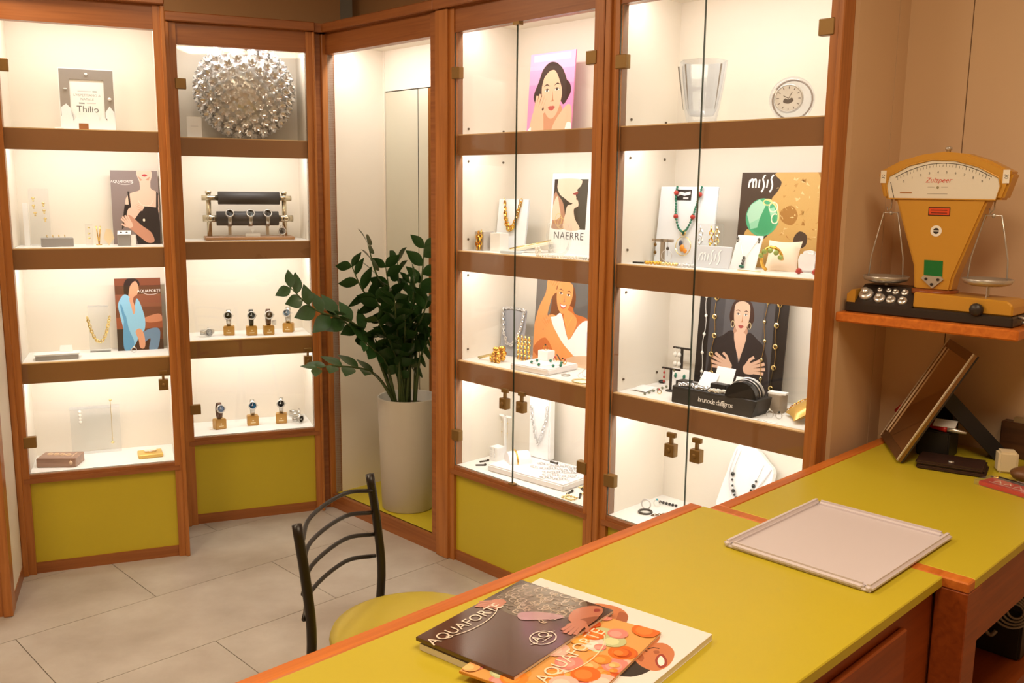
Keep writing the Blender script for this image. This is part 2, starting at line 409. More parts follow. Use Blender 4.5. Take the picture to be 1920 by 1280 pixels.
f5 = cabinet('narrow cabinet cut off by the picture, only its beige side and post showing', F_, -.05, .559, .28, .05, .06, 0, [], [], pins=False)
MB().box(.595, .613, .0, .345, .05, 2.31).build('side_cladding', CREAM, f5)
MB().box(.594, .616, .0, .345, 0, .05).build('side_plinth', W_DARK, f5)

# niche for the plant
nc = thing('plant_niche', 'open wood-framed niche with mirrored back holding the tall plant', 'cabinet', R, -.93, 0, 0)
NW, ND = .785, .33
for x0, x1 in ((-.016, 0), (NW, NW+.016)): MB().box(x0, x1, .0, ND, 0, 2.29).build('side_panel', CREAM, nc)
MB().box(-.016, NW+.016, ND, ND+.012, 0, 2.29).build('back_panel', mat('joint_dark2', srgb(60, 50, 38), .8), nc)
MB().box(0, NW, ND-.006, ND, 2.075, 2.268).build('upper_back_panel', CREAM, nc)
for x0, x1 in ((.016, .272), (.277, .53), (.535, NW-.004)):
    MB().box(x0, x1, ND-.006, ND, .075, 2.070).build('mirror_panel', MIRROR, nc)
MB().box(.0, .012, ND-.008, ND, .075, 2.268).build('mirror_strip', CREAM, nc)
MB().box(0, NW, .03, ND, 2.268, 2.285).build('top_board', CREAM, nc)
MB().box(0, NW, -.0, ND, .05, .072).build('floor_board', YEL, nc)
MB().box(-.02, NW+.02, -.02, .006, 0, .072).build('plinth', W_DARK, nc)
MB().box(-.075, 0, -.03, .04, 0, 2.31).build('post', W_POST, nc, .003, 1)
MB().box(NW, NW+.039, -.022, .04, 0, 2.31).build('post', W_DARK, nc, .003, 1)
MB().box(-.075, NW+.042, -.012, .03, ZTOP, 2.312).build('header', W_DARK, nc)
MB().box(-.075, NW+.042, -.045, .05, 2.312, 2.352).build('crown', W_DARK, nc, .004, 1)
area('niche_strip_light', R.p(-.93+NW/2, .055, 2.262), NW*.9, .03, 2.7, LED, (math.radians(14), 0, R.a))
# corner filler between the two runs
cf = MB().box(.60, .655, .02, .12, 0, 2.31).build('trim_1', W_DARK); cf.location = D.p(0, 0); cf.rotation_euler = (0, 0, D.a); struct(cf)
cr = MB().box(.60, .67, -.02, .12, 2.312, 2.352).build('trim_2', W_DARK); cr.location = D.p(0, 0); cr.rotation_euler = (0, 0, D.a); struct(cr)
# side of the wide unit facing the scale wall
sp = MB().box(1.6470, 1.655, .06, .376, 0, 2.74).build('trim_3', mat('joint_dark', (0, 0, 0))); sp.location = R.p(0, 0); sp.rotation_euler = (0, 0, R.a); struct(sp)
for a, b in ((.03, .283), (.286, .36)): MB().box(1.6464, 1.6605, a, b, 0, 2.74).build('panel', BEIGE, sp)

# ------------------------------------------------------------------ counters
def counter(label, u0, u1, w0, w1, endrim):
    c = thing('counter', label, 'counter', R, u0, w0, 0); W, Ln = u1-u0, w1-w0; H = .85
    MB().box(.036, W, 0, Ln-(endrim and .0), H-.022, H).build('worktop', YEL, c, .002, 1)
    MB().box(0, .036, 0, Ln, H-.05, H).build('rim', W_RIM, c, .003, 1)
    MB().box(.05, .07, 0, Ln, .0, H-.022).build('customer_panel', YEL, c)
    MB().box(.03, .06, .0, Ln, .0, .07).build('plinth', W_DARK, c)
    return c
c1 = counter('long yellow counter with wooden rim carrying the magazines', 1.66, 2.26, -2.9, -.69, False)
MB().box(.10, .588, .002, 2.205, .815, .828).build('apron_top', W_RED, c1)
MB().box(.565, .583, 0, 2.208, .10, .822).build('front_panel', W_RED, c1)
for k in range(3):
    MB().box(.583, .597, 2.07-.60*(k+1), 2.06-.60*k, .13, .79).build('drawer', W_RED, c1, .003, 1)
MB().box(.10, .57, 2.19, 2.21, .0, .828).build('end_panel', W_RED, c1)
c2 = counter('yellow counter with wooden end strip running up to the scale wall', 1.712, 2.31, -.655, .36, True)
MB().box(.0, .598, -.035, 0, .828, .8505).build('end_rim', W_RIM, c2, .003, 1)
MB().box(.535, .598, -.035, .04, .0, .828).build('post', W_RED, c2, .002, 1)
MB().box(.565, .59, .04, 1.01, .695, .826).build('apron', W_RED, c2)
MB().box(.07, .09, .0, 1.01, 0, .828).build('inner_panel', W_RED, c2)
MB().box(.09, .575, .0, 1.01, .425, .45).build('lower_shelf', W_RED, c2)
MB().box(.09, .53, -.03, .0, 0, .80).build('end_panel', W_RED, c2)

# ------------------------------------------------------------------ chair
def chair():
    c = thing('dining_chair', 'black metal frame chair with round yellow padded seat at the counter', 'chair', None, -.437, 2.305, 0, 74.24-90)
    # local: y runs along the backrest, +x towards the seat
    BT = mat('black_tube', srgb(30, 24, 20), .35, spec=.5); H = .209
    def P(s, z): return Vector((.0 + (.035*((.5-z)/.5) * -1 if z < .5 else -.0*(z-.5)), s*H, z))
    for s_ in (-1, 1):
        MB().tube(spline([(-.05, s_*(H+.005), 0), (-.012, s_*H, .28), (.012, s_*H, .50), (.0, s_*H, .66), (-.02, s_*H, .80)], 5), .0125, 10, flat=1.0).build('leg', BT, c)
        fl_ = MB().tube([(.40, s_*(H-.02), 0), (.36, s_*(H-.05), .30), (.345, s_*(H-.06), .435)], .0115, 8).build('leg', BT, c)
    for k, z in enumerate((.765, .70, .635, .57)):
        MB().tube(spline([(-.008, -H, z-.012), (-.045, -H*.45, z+.012), (-.045, H*.45, z+.012), (-.008, H, z-.012)], 5), .006, 7).build('back_rail', BT, c)
    MB().tube([(.0, -H, .425), (.19, -H+.02, .43), (.35, -H+.06, .43), (.35, H-.06, .43), (.19, H-.02, .43), (0, H, .425)], .009, 7).build('seat_frame', BT, c)
    pr = [(.0, 0), (.19, .0), (.212, .008), (.222, .022), (.217, .036), (.195, .045), (.1, .049), (.0, .05)]
    MB().lathe(pr, 40, (.20, 0, .433)).build('seat', mat('yellow_vinyl', srgb(196, 178, 60), .42, bump=.06, nscale=200), c)
chair()

# ------------------------------------------------------------------ plant
def plant():
    p = thing('potted_plant', 'tall glossy green plant in a slim pale grey planter', 'plant', R, -.53, .15, .072)
    p.rotation_euler = (0, 0, 0); base = p.location.copy()
    POT = mat('pale_grey_pot', srgb(196, 190, 176), .6, noise=.03, nscale=8)
    MB().lathe([(0, 0), (.122, 0), (.128, .006), (.137, .30), (.145, .545), (.143, .55), (.136, .548), (.132, .50), (0, .495)], 40).build('planter', POT, p)
    MB().lathe([(.0, .512), (.07, .508), (.131, .498)], 24).build('soil', mat('soil', srgb(60, 48, 36), .9, bump=.6, nscale=90), p)
    LEAF = mat('plant_leaf', srgb(46, 78, 36), .3, noise=.35, nscale=14, spec=.5, coat=.15)
    STEM = mat('plant_stem', srgb(70, 86, 44), .5)
    lm = MB(); vs_ = []; fs = []; n = 6
    for i in range(n+1):
        t = i/n; wd_ = math.sin(PI*min(1, t**.85*1.0))*.5*(1.0 if t < .95 else .6); wd_ = max(wd_, .02); z = -.12*t*t
        vs_ += [(-wd_*.56, t, z+.07*wd_), (0, t, z), (wd_*.56, t, z+.07*wd_)]
    for i in range(n): fs += [(3*i, 3*i+1, 3*i+4, 3*i+3), (3*i+1, 3*i+2, 3*i+5, 3*i+4)]
    lm.add(vs_, fs, True); proto = lm.build('leaf', LEAF); C.objects.unlink(proto); lme = proto.data
    rnd = random.Random(5)
    tips = [(-.653,4.15,1.352,.9), (-.934,3.85,1.183,1), (-.851,3.95,.821,.55), (-.41,4.25,1.331,.95), (-.769,4.0,1.051,.7), (-.709,4.05,1.258,.9),
            (-.54,4.30,1.265,.9), (-.385,4.13,1.103,.85), (-.375,4.12,.93,.75), (-.612,4.1,1.112,.9), (-.476,4.05,1.024,.85), (-.584,4.22,1.243,.9),
            (-.479,4.28,1.165,.9), (-.659,4.0,.934,.7), (-.60,4.06,1.02,.8), (-.516,4.0,1.125,.85), (-.44,4.10,1.20,.85), (-.56,4.1,.93,.8), (-.47,4.16,.98,.8)]
    nl = 0
    for i, (x, y, z, cur) in enumerate(tips):
        tip = Vector((x, y, z)) - base; h = Vector((tip.x, tip.y, 0))
        b0 = Vector((h.x*.14 + rnd.uniform(-.03, .03), h.y*.14 + rnd.uniform(-.03, .03), .50))
        c1_ = b0.lerp(tip, .45); c1_.z = b0.z + (tip.z-b0.z)*(.62 if cur > .6 else .75); c1_.x = b0.x + (tip.x-b0.x)*.32; c1_.y = b0.y + (tip.y-b0.y)*.32
        path = spline([b0, c1_, b0.lerp(tip, .78) + Vector((0, 0, .05*(1-cur)+.03)), tip], 7)
        L_ = len(path)
        st = MB().tube(path, [.0085*(1-.75*k/(L_-1)) for k in range(L_)], 6).build('stem', STEM, p)
        dist = [0]
        for a, b in zip(path, path[1:]): dist.append(dist[-1]+(b-a).length)
        tot = dist[-1]; m = max(9, int(tot*.62/.036)); sgn = 1
        side0 = None
        for k in range(m):
            d = tot*(.36 + .64*k/(m-1)); j = max(q for q in range(L_-1) if dist[q] <= d+1e-9)
            f = (d-dist[j])/max(1e-6, dist[j+1]-dist[j]); pt = path[j].lerp(path[j+1], min(1, f)); t = (path[j+1]-path[j]).normalized()
            if side0 is None:
                side0 = t.cross(Vector((rnd.uniform(-.5, .5), rnd.uniform(-.8, .2), 1))).normalized()
            sd = (side0 - t*side0.dot(t)).normalized(); sgn = -sgn
            for sg in ((sgn,) if k < m-1 else (1, -1)):
                dr = (sd*sg*.85 + t*.62 + Vector((rnd.uniform(-.12, .12), rnd.uniform(-.12, .12), rnd.uniform(-.05, .2)))).normalized()
                up = t.cross(sd)*1.
                if up.z < 0 and abs(up.z) > .2: up = -up
                up = (up + Vector((0, -.25, .25))).normalized()
                xx = dr.cross(up).normalized(); zz = xx.cross(dr)
                ln = (.082 + .03*math.sin(PI*min(1, (k+1)/m*.95)))*rnd.uniform(.85, 1.12)
                lo = bpy.data.objects.new('leaf', lme); C.objects.link(lo); lo.parent = st; nl += 1
                lo.matrix_local = Matrix.Translation(pt) @ Matrix((xx, dr, zz)).transposed().to_4x4() @ Matrix.Diagonal((ln*rnd.uniform(.95, 1.15), ln, ln, 1))
    return nl
plant()

# ------------------------------------------------------------------ small builders for the displays
def board(mb, w, h, t=.006): return mb.box(-w/2, w/2, 0, t, 0, h)
def poster(label, fr, u, w, z, W, H, base, tilt=-5, rot=0, t=.005):
    o = thing('poster', label, 'poster', fr, u, w, z, rot, tilt)
    MB().box(-W/2, W/2, 0, t, 0, H).build('board', base, o)
    return o, Art(W, H)
def link_chain(mb, path, link, wire, n=7, m=4, el=.62):
    P = [Vector(p) for p in path]; d = [0]
    for a, b in zip(P, P[1:]): d.append(d[-1]+(b-a).length)
    k = max(2, int(d[-1]/(link*1.35))); alt = 0
    for i in range(k):
        s = d[-1]*(i+.5)/k; j = max(q for q in range(len(P)-1) if d[q] <= s); f = (s-d[j])/max(1e-9, d[j+1]-d[j])
        c = P[j].lerp(P[j+1], f); t = (P[j+1]-P[j]).normalized(); sd = t.cross(Vector((0, -1, .1)))
        if sd.length < 1e-3: sd = Vector((1, 0, 0))
        sd.normalize(); nn = t.cross(sd); alt ^= 1
        if alt: sd = (sd*.6 + nn*.8).normalized()
        mb.tube([c + t*link*math.cos(2*PI*q/n) + sd*link*el*math.sin(2*PI*q/n) for q in range(n)], wire, m, True)
    return mb
def beads(mb, path, r, n=6):
    for p in path: mb.ball(p, r, n=n, m=4)
    return mb
def U_path(w, top, bottom, y=-.004, n=14, flare=1.):
    out = []
    for i in range(n+1):
        t = -1 + 2*i/n; out.append((w/2*t*flare, y, bottom + (top-bottom)*abs(t)**2.2))
    return out
def watch(label, fr, u, w, z, dial, strap, rot=0, lying=False, tag_=False, metal=STEEL):
    o = thing('wrist_watch', label, 'watch', fr, u, w, z, rot)
    n = 20; vs_ = []; fs = []; bw = .0085
    for i in range(n):
        a = 2*PI*i/n
        y, zz = .020*math.cos(a), .036 + .036*math.sin(a)
        for k, (dx, rr) in enumerate(((-bw, 1), (bw, 1), (bw, .9), (-bw, .9))):
            vs_.append((dx, y*rr, .036 + (zz-.036)*rr))
    for i in range(n):
        j = (i+1) % n
        for k in range(4): q = (k+1) % 4; fs.append((i*4+k, i*4+q, j*4+q, j*4+k))
    MB().add(vs_, fs, True).build('strap', strap, o)
    ax = Vector((0, -.95, .3)); c = Vector((0, -.0195, .047))
    cs = MB().lathe([(.0, -.004), (.017, -.004), (.019, 0), (.019, .004), (.0165, .0065), (.0145, .006), (.0145, .0045), (0, .0045)], 20, c, ax)
    cs.lathe([(.0025, 0), (.0025, .005)], 8, c + Vector((.018, 0, 0)), (1, 0, 0))
    ca = cs.build('case', metal, o)
    dl = MB().lathe([(0, .0046), (.0143, .0046)], 20, c, ax)
    dm = dl.build('dial', dial, ca)
    hd = MB(); hd.M = Matrix.Translation(c) @ Vector((0,0,1)).rotation_difference(ax).to_matrix().to_4x4()
    hd.box(-.0007, .0007, -.001, .010, .0050, .0053).box(-.006, .001, -.0007, .0007, .0050, .0053).build('hands', mat('hand_white', srgb(235, 235, 230), .3), ca)
    if lying: o.rotation_euler = (0, math.radians(-90), fr.a + math.radians(rot)); o.location = fr.p(u, w, z+.0211)
    o.scale = (1.12, 1.12, 1.12)
    if tag_:
        MB().box(.014, .034, -.005, -.004, .0, .022).build('price_tag', CARD, o)
    return o
def watch_block(label, fr, u, w, z, rot=0, s=.05):
    o = solo(MB().box(-s/2, s/2, -s*.42, s*.42, 0, s*.92), 'watch_block', mat('gold_block', srgb(196, 148, 72), .4, noise=.12, nscale=20), label, 'block', fr, u, w, z, rot, bevel=.003)
    a = Art(s, s*.92); a.oval(ink(240, 226, 190), .5, .55, .07, .06); a.line(ink(240, 226, 190), [(.28, .32), (.72, .32)], .004)
    a.build(o, (-s/2, -s*.42-.0002, 0))
    return o
def t_stand(label, fr, u, w, z, H, bar, m, rot=0, thick=.004, base=.035):
    mb = MB().lathe([(base*.5, 0), (base*.5, .004), (.004, .006)], 16) if base else MB()
    mb.box(-thick, thick, -thick, thick, .003, H).box(-bar/2, bar/2, -thick, thick, H-thick*1.6, H)
    return solo(mb, 'earring_stand', m, label, 'stand', fr, u, w, z, rot)
def drop_earring(label, fr, u, w, ztop, L, m, group, rot=0, bead=.004, n=3):
    mb = MB().tube([(0, 0, 0), (0, -.003, .004), (0, 0, .008)], .0008, 4)
    for i in range(n): mb.ball((0, 0, -L*(i+.5)/n), bead, sz=1.2, n=6, m=4)
    mb.tube([(0, 0, .002), (0, 0, -L)], .0007, 4)
    return solo(mb, 'earring', m, label, 'earring', fr, u, w, ztop, rot, group=group)
def hoop(label, fr, u, w, z, r, wire, m, cat='bracelet', name='bracelet', rot=0, el=1., group=None, upright=False):
    mb = MB().torus((0, 0, wire if not upright else r+wire*.9), r, wire, (0, 0, 1) if not upright else (.25, -1, .1), 18, 6, 1, el)
    return solo(mb, name, m, label, cat, fr, u, w, z, rot, group=group)
def ring(label, fr, u, w, z, m, stone=None, rot=0, r=.009, group=None):
    o = thing('ring', label, 'ring', fr, u, w, z, rot, group=group)
    MB().torus((0, 0, r+.001), r, .0016, (.3, -1, .15), 14, 5).build('band', m, o)
    if stone: MB().ball((0, -.002, 2*r+.003), .004, n=7, m=4).build('stone', stone, o)
    return o
def block(label, fr, u, w, z, sx, sy, sz, m, cat='box', name='display_block', rot=0, bevel=.0015, tilt=0):
    return solo(MB().box(-sx/2, sx/2, -sy/2, sy/2, 0, sz), name, m, label, cat, fr, u, w, z, rot, tilt, bevel=bevel)
def cushion(label, fr, u, w, z, s, m, rot=0, tilt=0, h=.5):
    n = 8; vs_ = []; fs = []
    for side in (1, -1):
        for i in range(n+1):
            for j in range(n+1):
                x, y = -1+2*i/n, -1+2*j/n; k = (1-x*x)*(1-y*y)
                pin = 1-.16*(1-max(abs(x), abs(y))**6) if False else 1 - .10*((1-x*x) if abs(y) > abs(x) else (1-y*y))*max(abs(x), abs(y))**4
                vs_.append((x*s*pin, -side*s*h*(k**.45)*.75, s + y*s*pin))
    m1 = (n+1)**2
    for sd in (0, 1):
        for i in range(n):
            for j in range(n):
                q = (sd*m1+i*(n+1)+j, sd*m1+(i+1)*(n+1)+j, sd*m1+(i+1)*(n+1)+j+1, sd*m1+i*(n+1)+j+1); fs.append(q if sd == 0 else q[::-1])
    return solo(MB().add(vs_, fs, True), 'cushion', m, label, 'cushion', fr, u, w, z, rot, tilt)
def half_roll(mb, r, L, n=14):       # half cylinder, axis y
    pts = [(r*math.cos(PI*i/n), r*1.0*math.sin(PI*i/n)) for i in range(n+1)]
    return mb.prism(pts, -L/2, L/2)
STONE_D = mat('dark_stone', srgb(30, 34, 34), .2); STONE_G = mat('green_stone', srgb(40, 120, 96), .2); STONE_R = mat('red_stone', srgb(176, 52, 44), .3)
STONE_W = mat('white_pearl', srgb(240, 236, 226), .25); STONE_B = mat('blue_stone', srgb(52, 170, 190), .2)
def acrylic_U(label, fr, u, w, z, W, H, rot=0, dy=.04):
    mb = MB().box(-W/2, W/2, -.0015, .0015, 0, H).box(-W/2, W/2, -.0015, dy, 0, .003).box(-W/2, W/2, -.0015, dy, H-.003, H)
    return solo(mb, 'acrylic_stand', ACRYL, label, 'stand', fr, u, w, z, rot)

# ------------------------------------------------------------------ left cabinet, top shelf
o = thing('picture_frame', 'grey picture frame with white village cut-out and a white printed card', 'picture frame', E_, .297, .12, Z1, 0, -4)
GF = mat('grey_frame', srgb(150, 142, 134), .4)
MB().box(-.10, -.064, 0, .012, .0, .245).box(.064, .10, 0, .012, 0, .245).box(-.064, .064, 0, .012, .205, .245).box(-.064, .064, 0, .012, 0, .02).build('frame', GF, o)
MB().box(-.103, .103, .001, .014, .245, .249).box(-.103, -.10, .001, .014, 0, .249).box(.10, .103, .001, .014, 0, .249).build('white_edge', CARD, o)
MB().box(-.066, .066, .004, .008, .018, .207).build('card', CARD, o)
a = Art(.132, .19); g = ink(150, 152, 156)
for k, tx in ((1, "L'ASPETTIAMO A"), (2, 'NATALE')): a.text(g, tx, .5, .74-.085*k, .0135)
a.line(ink(206, 208, 212), [(.24, .74), (.62, .74)], .004); a.line(g, [(.66, .74), (.78, .74)], .005); a.line(g, [(.26, .49), (.42, .485)], .005); a.line(ink(206, 208, 212), [(.48, .49), (.74, .495)], .004)
a.text(ink(90, 90, 92), 'Thilio', .5, .36, .036); a.build(o, (-.066, .0039, .018), name='lettering')
vil = MB(); x = -.10; rv = random.Random(3)
for wd_, hh, tp in ((.045, .05, .028), (.03, .035, .02), (.032, .04, .022), (.035, .052, .03), (.03, .04, .02), (.03, .058, .03)):
    vil.prism([(x, 0), (x+wd_, 0), (x+wd_, hh), (x+wd_/2, hh+tp), (x, hh)], -.022, -.018); x += wd_
vil.prism([(-.097, .05), (-.06, .05), (-.06, .085), (-.078, .105), (-.097, .09)], -.012, -.008)
vil.prism([(.066, .05), (.10, .05), (.10, .075), (.083, .10), (.066, .075)], -.012, -.008)
vil.build('village_cutout', mat('frosted_white', srgb(238, 240, 246), .4), o)
MB().box(-.035, .0, -.024, -.0225, .003, .026).build('village_door', ink(150, 96, 56), o)
hm = MB().ball((0, -.002, .226), .006, sz=.9).ball((.084, -.002, .13), .0075, sz=.8).ball((-.08, -.002, .165), .006, sx=1.3, sz=.4).build('heart_motif', CARD, o)
solo(MB().tube([(0, 0, .004), (.016, .0, .006), (.03, -.03, .005)], .004, 6), 'white_stick', CARD, 'small white stick lying before the grey picture frame', 'stick', E_, .175, .075, Z1)  # slender bent white bar lying on the shelf

# second shelf
o, a = poster('grey AQUAFORTE poster of a woman in a black strapless dress', E_, .458, .225, Z2, .19, .315, ink(140, 126, 124), -3)
sk, skd = ink(238, 200, 180), ink(206, 150, 126)
a.rect(ink(142, 128, 126), 0, 0, 1, 1)
a.poly(sk, [(.56,1),(.6,.86),(.66,.8),(.76,.8),(.84,.86),(.86,1)], True)
a.poly(skd, [(.58,.93),(.66,.83),(.76,.83),(.83,.92),(.74,.88),(.66,.88)]); a.poly(ink(190, 60, 70), [(.66,.94),(.72,.955),(.78,.94),(.72,.92)])
a.poly(sk, [(.62,.86),(.82,.86),(.84,.76),(.98,.7),(1,.55),(.98,.42),(.4,.42),(.3,.5),(.3,.62),(.42,.7),(.6,.74)])
dk = ink(44, 40, 42)
a.poly(dk, [(.34,.72),(.38,.72),(.40,.5),(.36,.5)], False); a.poly(dk, [(.95,.72),(.99,.7),(.98,.5),(.93,.5)], False)
a.poly(dk, [(.44,.5),(.7,.52),(.97,.5),(1,.3),(.99,0),(.5,0),(.46,.2)], False)
a.poly(dk, [(.27,.54),(.4,.54),(.38,.4),(.24,.24),(.18,.2),(.22,.36)], False)
a.poly(sk, [(.34,.48),(.5,.52),(.62,.55),(.68,.5),(.58,.44),(.46,.34),(.36,.3),(.3,.36)])
a.poly(skd, [(.26,.34),(.34,.4),(.44,.36),(.6,.26),(.8,.16),(.86,.04),(.72,.02),(.52,.12),(.34,.22),(.24,.24)])
hand(a, .31, .31, .05, math.radians(120), sk, skd, .15, 1); hand(a, .52, .49, .048, math.radians(20), sk, skd, .15, 1)
a.ring(ink(240, 232, 214), .72, .62, .16, .1, .0018, 190, 350); a.oval(ink(240, 232, 214), .66, .33, .025, .02)
a.text(ink(248, 246, 244), 'AQUAFORTE', .235, .85, .0155); a.ring(ink(248, 246, 244), .3, .86, .19, .05, .0015, 215, 335)
a.build(o, (-.095, -.0002, 0))
for k, (x, zz) in enumerate(((.068, 1.545), (.068, 1.515), (.072, 1.485), (.105, 1.525), (.106, 1.495), (.108, 1.462))):
    solo(MB().ball((0, 0, 0), .007, sz=.75, n=8, m=5).ball((0, 0, -.010), .004, n=6, m=4), 'earring', PGOLD, 'small pale gold stud earring pinned on the clear panel', 'earring', E_, x, .178, zz, group='studs on the clear panel')
block('clear acrylic earring panel with gold studs, beside grey jewel block', E_, .088, .185, Z2, .075, .004, .235, ACRYL, 'stand', 'earring_stand')
block('slim white upright bar at the end of the earring shelf', E_, .035, .2, Z2, .02, .02, .175, CARD, 'stand', 'upright_bar')
gb = thing('display_block', 'long grey block carrying a row of tiny rings', 'block', E_, .152, .12, Z2, 6)
MB().box(-.06, .06, -.025, .025, 0, .036).build('body', GREYB, gb, .002, 1)
for k in range(4): ring('tiny gold ring lying on the long grey block', E_, .115+.022*k, .12, Z2+.0362, PGOLD, None, 70, .005, group='rings on the grey block')
solo(MB().box(-.05, .04, -.02, .03, 0, .0015), 'card', CARD, 'flat white card before the clear earring panel', 'card', E_, .052, .066, Z2)
for k, zz in enumerate((.074, .05, .03)):
    solo(MB().ball((0, 0, 0), .006, sz=.7, n=7, m=4), 'earring', PGOLD, 'pale gold stud on the low clear strip', 'earring', E_, .27, .176, Z2+zz, group='studs on the low strip')
block('low clear strip holding pale gold studs', E_, .27, .184, Z2, .03, .004, .09, ACRYL, 'stand', 'earring_stand')
solo(MB().tube([(0, 0, 0), (-.008, 0, .08)], .0022, 6).tube([(0, 0, 0), (.008, 0, .08)], .0022, 6).lathe([(.012, 0), (.012, .003)], 12), 'jewel_fork', GOLD, 'thin gold V-shaped jewel holder between the grey blocks', 'stand', E_, .306, .19, Z2)
solo(MB().prism([(-.02, .03), (0, .0), (.022, .03), (.012, .065), (-.008, .07)], 0, .003).tube([(0, .002, 0), (0, .002, .035)], .002, 6), 'earring_card', mat('ivory', srgb(236, 216, 176), .4), 'gold fan-shaped earring card near the black dress poster', 'card', E_, .345, .17, Z2)
gc = thing('display_block', 'grey cube with a white two-ring pad in front of the black dress poster', 'block', E_, .405, .13, Z2, 4)
MB().box(-.024, .024, -.02, .024, 0, .048).build('body', GREYB, gc, .001, 1)
MB().add([(-.026, -.022, .048), (.026, -.022, .048), (.03, .02, .062), (-.022, .02, .062)], [(0, 1, 2, 3)]).add([(-.026, -.022, .046), (.026, -.022, .046), (.03, .02, .060), (-.022, .02, .060)], [(3, 2, 1, 0)]).build('pad', CARD, gc)
for x in (-.01, .012): MB().ball((x, 0, .056), .005, sz=.5, n=7, m=4).build('slot', STONE_D, gc)
block('narrow white block beside the grey two-ring cube', E_, .442, .13, Z2, .02, .03, .045, CARD, 'block')

# third shelf
o, a = poster('AQUAFORTE poster of a person in light blue jacket on red sofa', E_, .448, .20, Z3, .187, .315, ink(120, 70, 50), -5)
for y0, y1, cc in ((0, .14, (70, 44, 36)), (.14, .3, (110, 62, 44)), (.3, .46, (150, 84, 60)), (.46, .6, (112, 70, 52)), (.6, .78, (138, 86, 64)), (.78, .9, (96, 58, 44)), (.9, 1, (128, 72, 50))): a.rect(ink(*cc), 0, y0, 1, y1)
a.poly(ink(196, 130, 100), [(.6,.44),(.9,.5),(1,.46),(1,.4),(.7,.38)]); a.rect(ink(60, 50, 46), 0, .0, .25, .3)
hr = ink(48, 34, 32); sk = ink(214, 156, 124)
a.poly(hr, [(.2,.78),(.2,.92),(.3,1),(.5,.98),(.54,.9),(.42,.86),(.34,.78),(.24,.68)])
a.poly(sk, [(.34,.9),(.44,.96),(.5,.92),(.52,.84),(.47,.77),(.4,.74),(.36,.66),(.28,.7),(.3,.8)])
jb, jd = ink(142, 196, 226), ink(96, 156, 196)
a.poly(jb, [(.06,.66),(.2,.78),(.34,.72),(.4,.6),(.46,.72),(.54,.64),(.62,.44),(.6,.28),(.5,.22),(.4,.1),(.3,.02),(.14,.02),(.14,.3),(.08,.5)])
a.poly(sk, [(.3,.72),(.36,.72),(.42,.58),(.38,.5),(.34,.6)]); a.poly(jd, [(.14,.3),(.2,.5),(.26,.3),(.36,.12),(.3,.02),(.14,.02)])
a.poly(jd, [(.1,.62),(.14,.62),(.22,.4),(.18,.36)]); a.poly(ink(110, 140, 170), [(.5,.2),(.66,.28),(.88,.3),(.94,.22),(.86,0),(.68,0),(.72,.16),(.56,.1)])
a.poly(sk, [(.4,.26),(.5,.3),(.58,.22),(.6,.08),(.56,.02),(.48,.04),(.46,.14)])
a.text(ink(244, 240, 238), 'AQUAFORTE', .74, .82, .0165); a.ring(ink(244, 240, 238), .78, .81, .18, .04, .0015, 200, 330)
a.build(o, (-.0935, -.0002, 0))
acrylic_U('clear acrylic bust stand carrying the gold link necklace', E_, .285, .20, Z3, .082, .20)
nk = MB()
link_chain(nk, U_path(.088, .155, .045, -.006, 14, 1), .0085, .0024, 8, 5)
solo(nk, 'necklace', PGOLD, 'gold link necklace hung on the clear bust stand', 'necklace', E_, .285, .1985, Z3)
tr = thing('jewel_tray', 'low grey tray with white lining on the third shelf', 'tray', E_, .125, .085, Z3, 3)
MB().box(-.08, .08, -.035, .04, 0, .02).build('body', GREYB, tr, .002, 1); MB().box(-.084, .084, -.03, .046, .02, .024).build('lining', CARD, tr)
solo(MB().prism([(-.026, 0), (.026, 0), (.022, .028), (-.022, .028)], 0, .002), 'card', CARD, 'small white tent card standing on the grey tray', 'card', E_, .158, .105, Z3+.0245, tilt=-20)
ring('silver ring before the light blue jacket poster', E_, .42, .14, Z3, SILVER, STONE_W, 10, .011)

# bottom shelf
bx = thing('wooden_box', 'brown wooden box with curling relief lid and tied cord', 'box', E_, .108, .105, Z4, -16)
BW = wood('brown_box_wood', srgb(140, 108, 92), srgb(176, 142, 124), axis=0)
MB().box(-.08, .08, -.05, .05, 0, .04).build('body', BW, bx, .003, 1)
rl = MB()
for k in range(4): rl.torus((-.045+.026*k, .012-.004*k, .041), .010, .003, (0, 0, 1), 12, 5)
rl.build('relief', mat('relief_cream', srgb(226, 196, 160), .5), bx)
MB().torus((.058, 0, .02), .054, .0025, (1, 0, 0), 18, 5, .42, 1).ball((.06, -.052, .02), .008).build('cord', mat('cord', srgb(220, 190, 160), .6), bx)
gx = thing('gold_box', 'small flat gold box with a pale bow on top', 'box', E_, .462, .11, Z4, 4)
MB().box(-.05, .05, -.042, .042, 0, .018).build('body', mat('gold_foil', srgb(226, 190, 104), .35, metal=.4), gx, .003, 1)
MB().ball((-.012, 0, .024), .014, sy=.8, sz=.5).ball((.014, 0, .024), .014, sy=.8, sz=.5).ball((0, -.01, .022), .006).build('bow', mat('bow', srgb(250, 232, 216), .6), gx)
solo(MB().box(-.1, .1, -.0015, .0015, 0, .215).box(-.1, .1, -.05, .0015, .212, .215), 'acrylic_stand', ACRYL, 'wide clear acrylic stand with two hanging drop earrings', 'stand', E_, .245, .235, Z4)
drop_earring('short white pearl drop earring hung on the wide clear stand', E_, .187, .2, .635, .06, STONE_W, None, n=4, bead=.007)
mb = MB().tube([(0, 0, 0), (0, 0, -.185)], .0012, 5).ball((0, 0, 0), .006, n=7, m=4).ball((0, 0, -.19), .009, sz=.55, n=8, m=5)
solo(mb, 'earring', PGOLD, 'long thin gold thread earring hung on the wide clear stand', 'earring', E_, .311, .2, .672)

